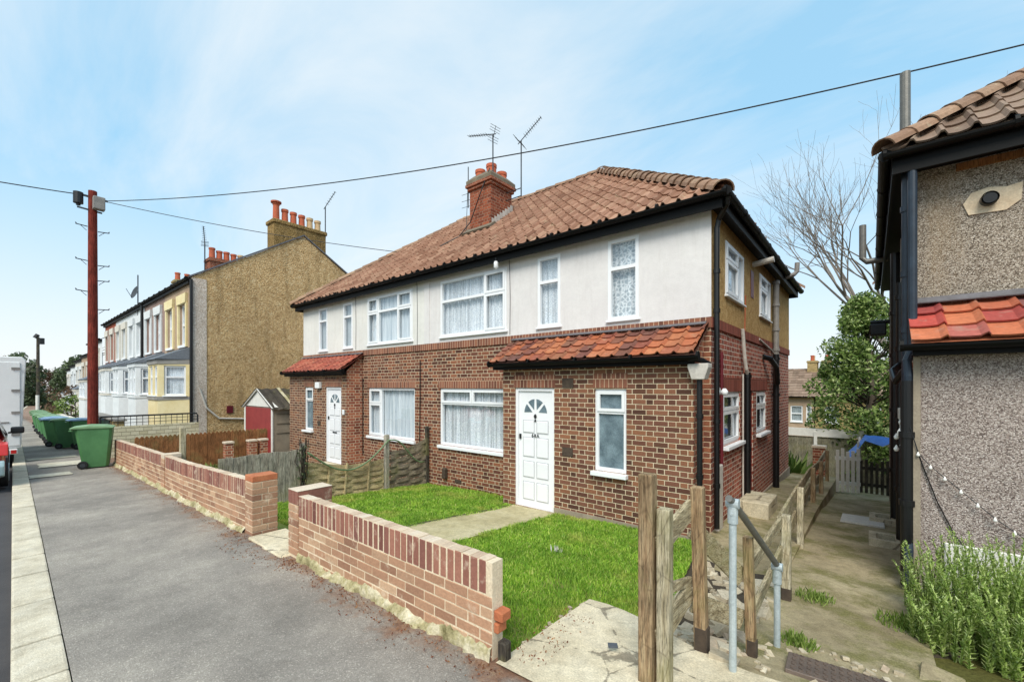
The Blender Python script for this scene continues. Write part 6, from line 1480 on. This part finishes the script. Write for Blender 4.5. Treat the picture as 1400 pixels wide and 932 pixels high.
for i, (x, y, h, rd, mt, lab, sd) in enumerate(((-128, 3.5, 10.5, 3.6, 'leaf_dark', 'dark evergreen right behind the distant dark pole', 1), (-122, 10.5, 9.5, 3.8, 'leaf_dark', 'broad dark evergreen right of the distant dark pole', 2), (-115, 17.5, 8.5, 3.4, 'leaf_dark', 'dark evergreen above the distant terrace roofs', 3), (-95, 17, 7.6, 3.2, 'leaf_dark', 'dark bushy tree showing over the end of the distant roofs', 4),
        (-135, -4.5, 13.5, 5, 'leaf_brown', 'brown wintry tree above the white van', 6), (-150, 1.5, 10, 5, 'leaf_brown', 'brown twiggy tree beyond the van between evergreens', 7), (-140, 8., 7, 5, 'leaf_brown', 'low brown thicket closing the end of the street', 8))):
    leafy('street_tree', lab, (x, y, zp(x)-.4), h, rd, 5200, .32 if 'dark' in mt else .24, mt, clumps=80, seed=sd, base=.02, group=TG)
bare_tree('street_tree', 'bare pale trunked tree at the street end beyond the bins', (-112, 1.2, zp(-112)), 10, .26, 4, 'twig', seed=21)
leafy('hedge_bush', 'low green bush in front of the distant terrace', (-47, 4.0, zp(-47)), 1.9, 1.5, 900, .12, 'leaf_green', clumps=30, seed=9, base=.05)
leafy('hedge_bush', 'brown twiggy bush against the distant tan house', (-52, 4.2, zp(-52)), 2.8, 1.4, 800, .14, 'leaf_brown', clumps=30, seed=10, base=.05)

# ------------------------------------------------------------------ world and sun
SUN_EL, SUN_AZ = R(48), Vector((.42, -.91))
w = bpy.data.worlds.new('World'); sc.world = w; w.use_nodes = True; nt = w.node_tree; nt.nodes.clear()
class WN(NT):
    def __init__(s, t): s.t = t
g = WN(nt); out = g.n('ShaderNodeOutputWorld'); bg = g.n('ShaderNodeBackground')
sky = g.n('ShaderNodeTexSky', sky_type='NISHITA', sun_disc=False, sun_elevation=SUN_EL, sun_rotation=math.atan2(SUN_AZ.x, SUN_AZ.y), air_density=1., dust_density=1.2, ozone_density=1.5)
tc = g.n('ShaderNodeTexCoord'); sp = g.n('ShaderNodeSeparateXYZ'); g.set(sp.inputs[0], tc.outputs['Generated'])
zc = g.math('ADD', g.math('MAXIMUM', sp.outputs[2], 0.), .22)
cb = g.n('ShaderNodeCombineXYZ'); g.set(cb.inputs[0], g.math('DIVIDE', sp.outputs[0], zc)); g.set(cb.inputs[1], g.math('DIVIDE', sp.outputs[1], zc))
mp = g.n('ShaderNodeMapping'); g.set(mp.inputs[0], cb.outputs[0]); mp.inputs['Rotation'].default_value = (0, 0, R(35)); mp.inputs['Scale'].default_value = (.55, 1.5, 1)
n1 = g.noise(mp.outputs[0], 1.1, 8, .6, .5); n2 = g.noise(mp.outputs[0], .45, 4, .5)
cl = g.math('MULTIPLY', g.maprange(g.math('ADD', g.math('MULTIPLY', n1, .6), g.math('MULTIPLY', n2, .5)), .47, .74), .85)
hz = g.maprange(sp.outputs[2], .02, .40, 1., 0.)
hz = g.math('POWER', hz, 1.3)
cf = g.math('MAXIMUM', cl, g.math('MULTIPLY', hz, .92))
skc = g.mix(1., sky.outputs[0], (2.0, 2.15, 2.05, 1), 'MULTIPLY')
col = g.mix(cf, g.mix(.78, skc, (3.0, 5.5, 7.3, 1)), (7.5, 7.6, 7.55, 1))
g.set(bg.inputs[0], col); bg.inputs[1].default_value = .135
nt.links.new(bg.outputs[0], out.inputs[0])
sl_ = bpy.data.lights.new('sun', 'SUN'); sl_.energy = 3.7; sl_.angle = R(30); sl_.color = (1., .945, .85); so = bpy.data.objects.new('sun', sl_); COL.objects.link(so)
dv = Vector((SUN_AZ.x*math.cos(SUN_EL), SUN_AZ.y*math.cos(SUN_EL), math.sin(SUN_EL))); so.rotation_euler = dv.to_track_quat('Z', 'Y').to_euler(); so.location = (5, -8, 20)
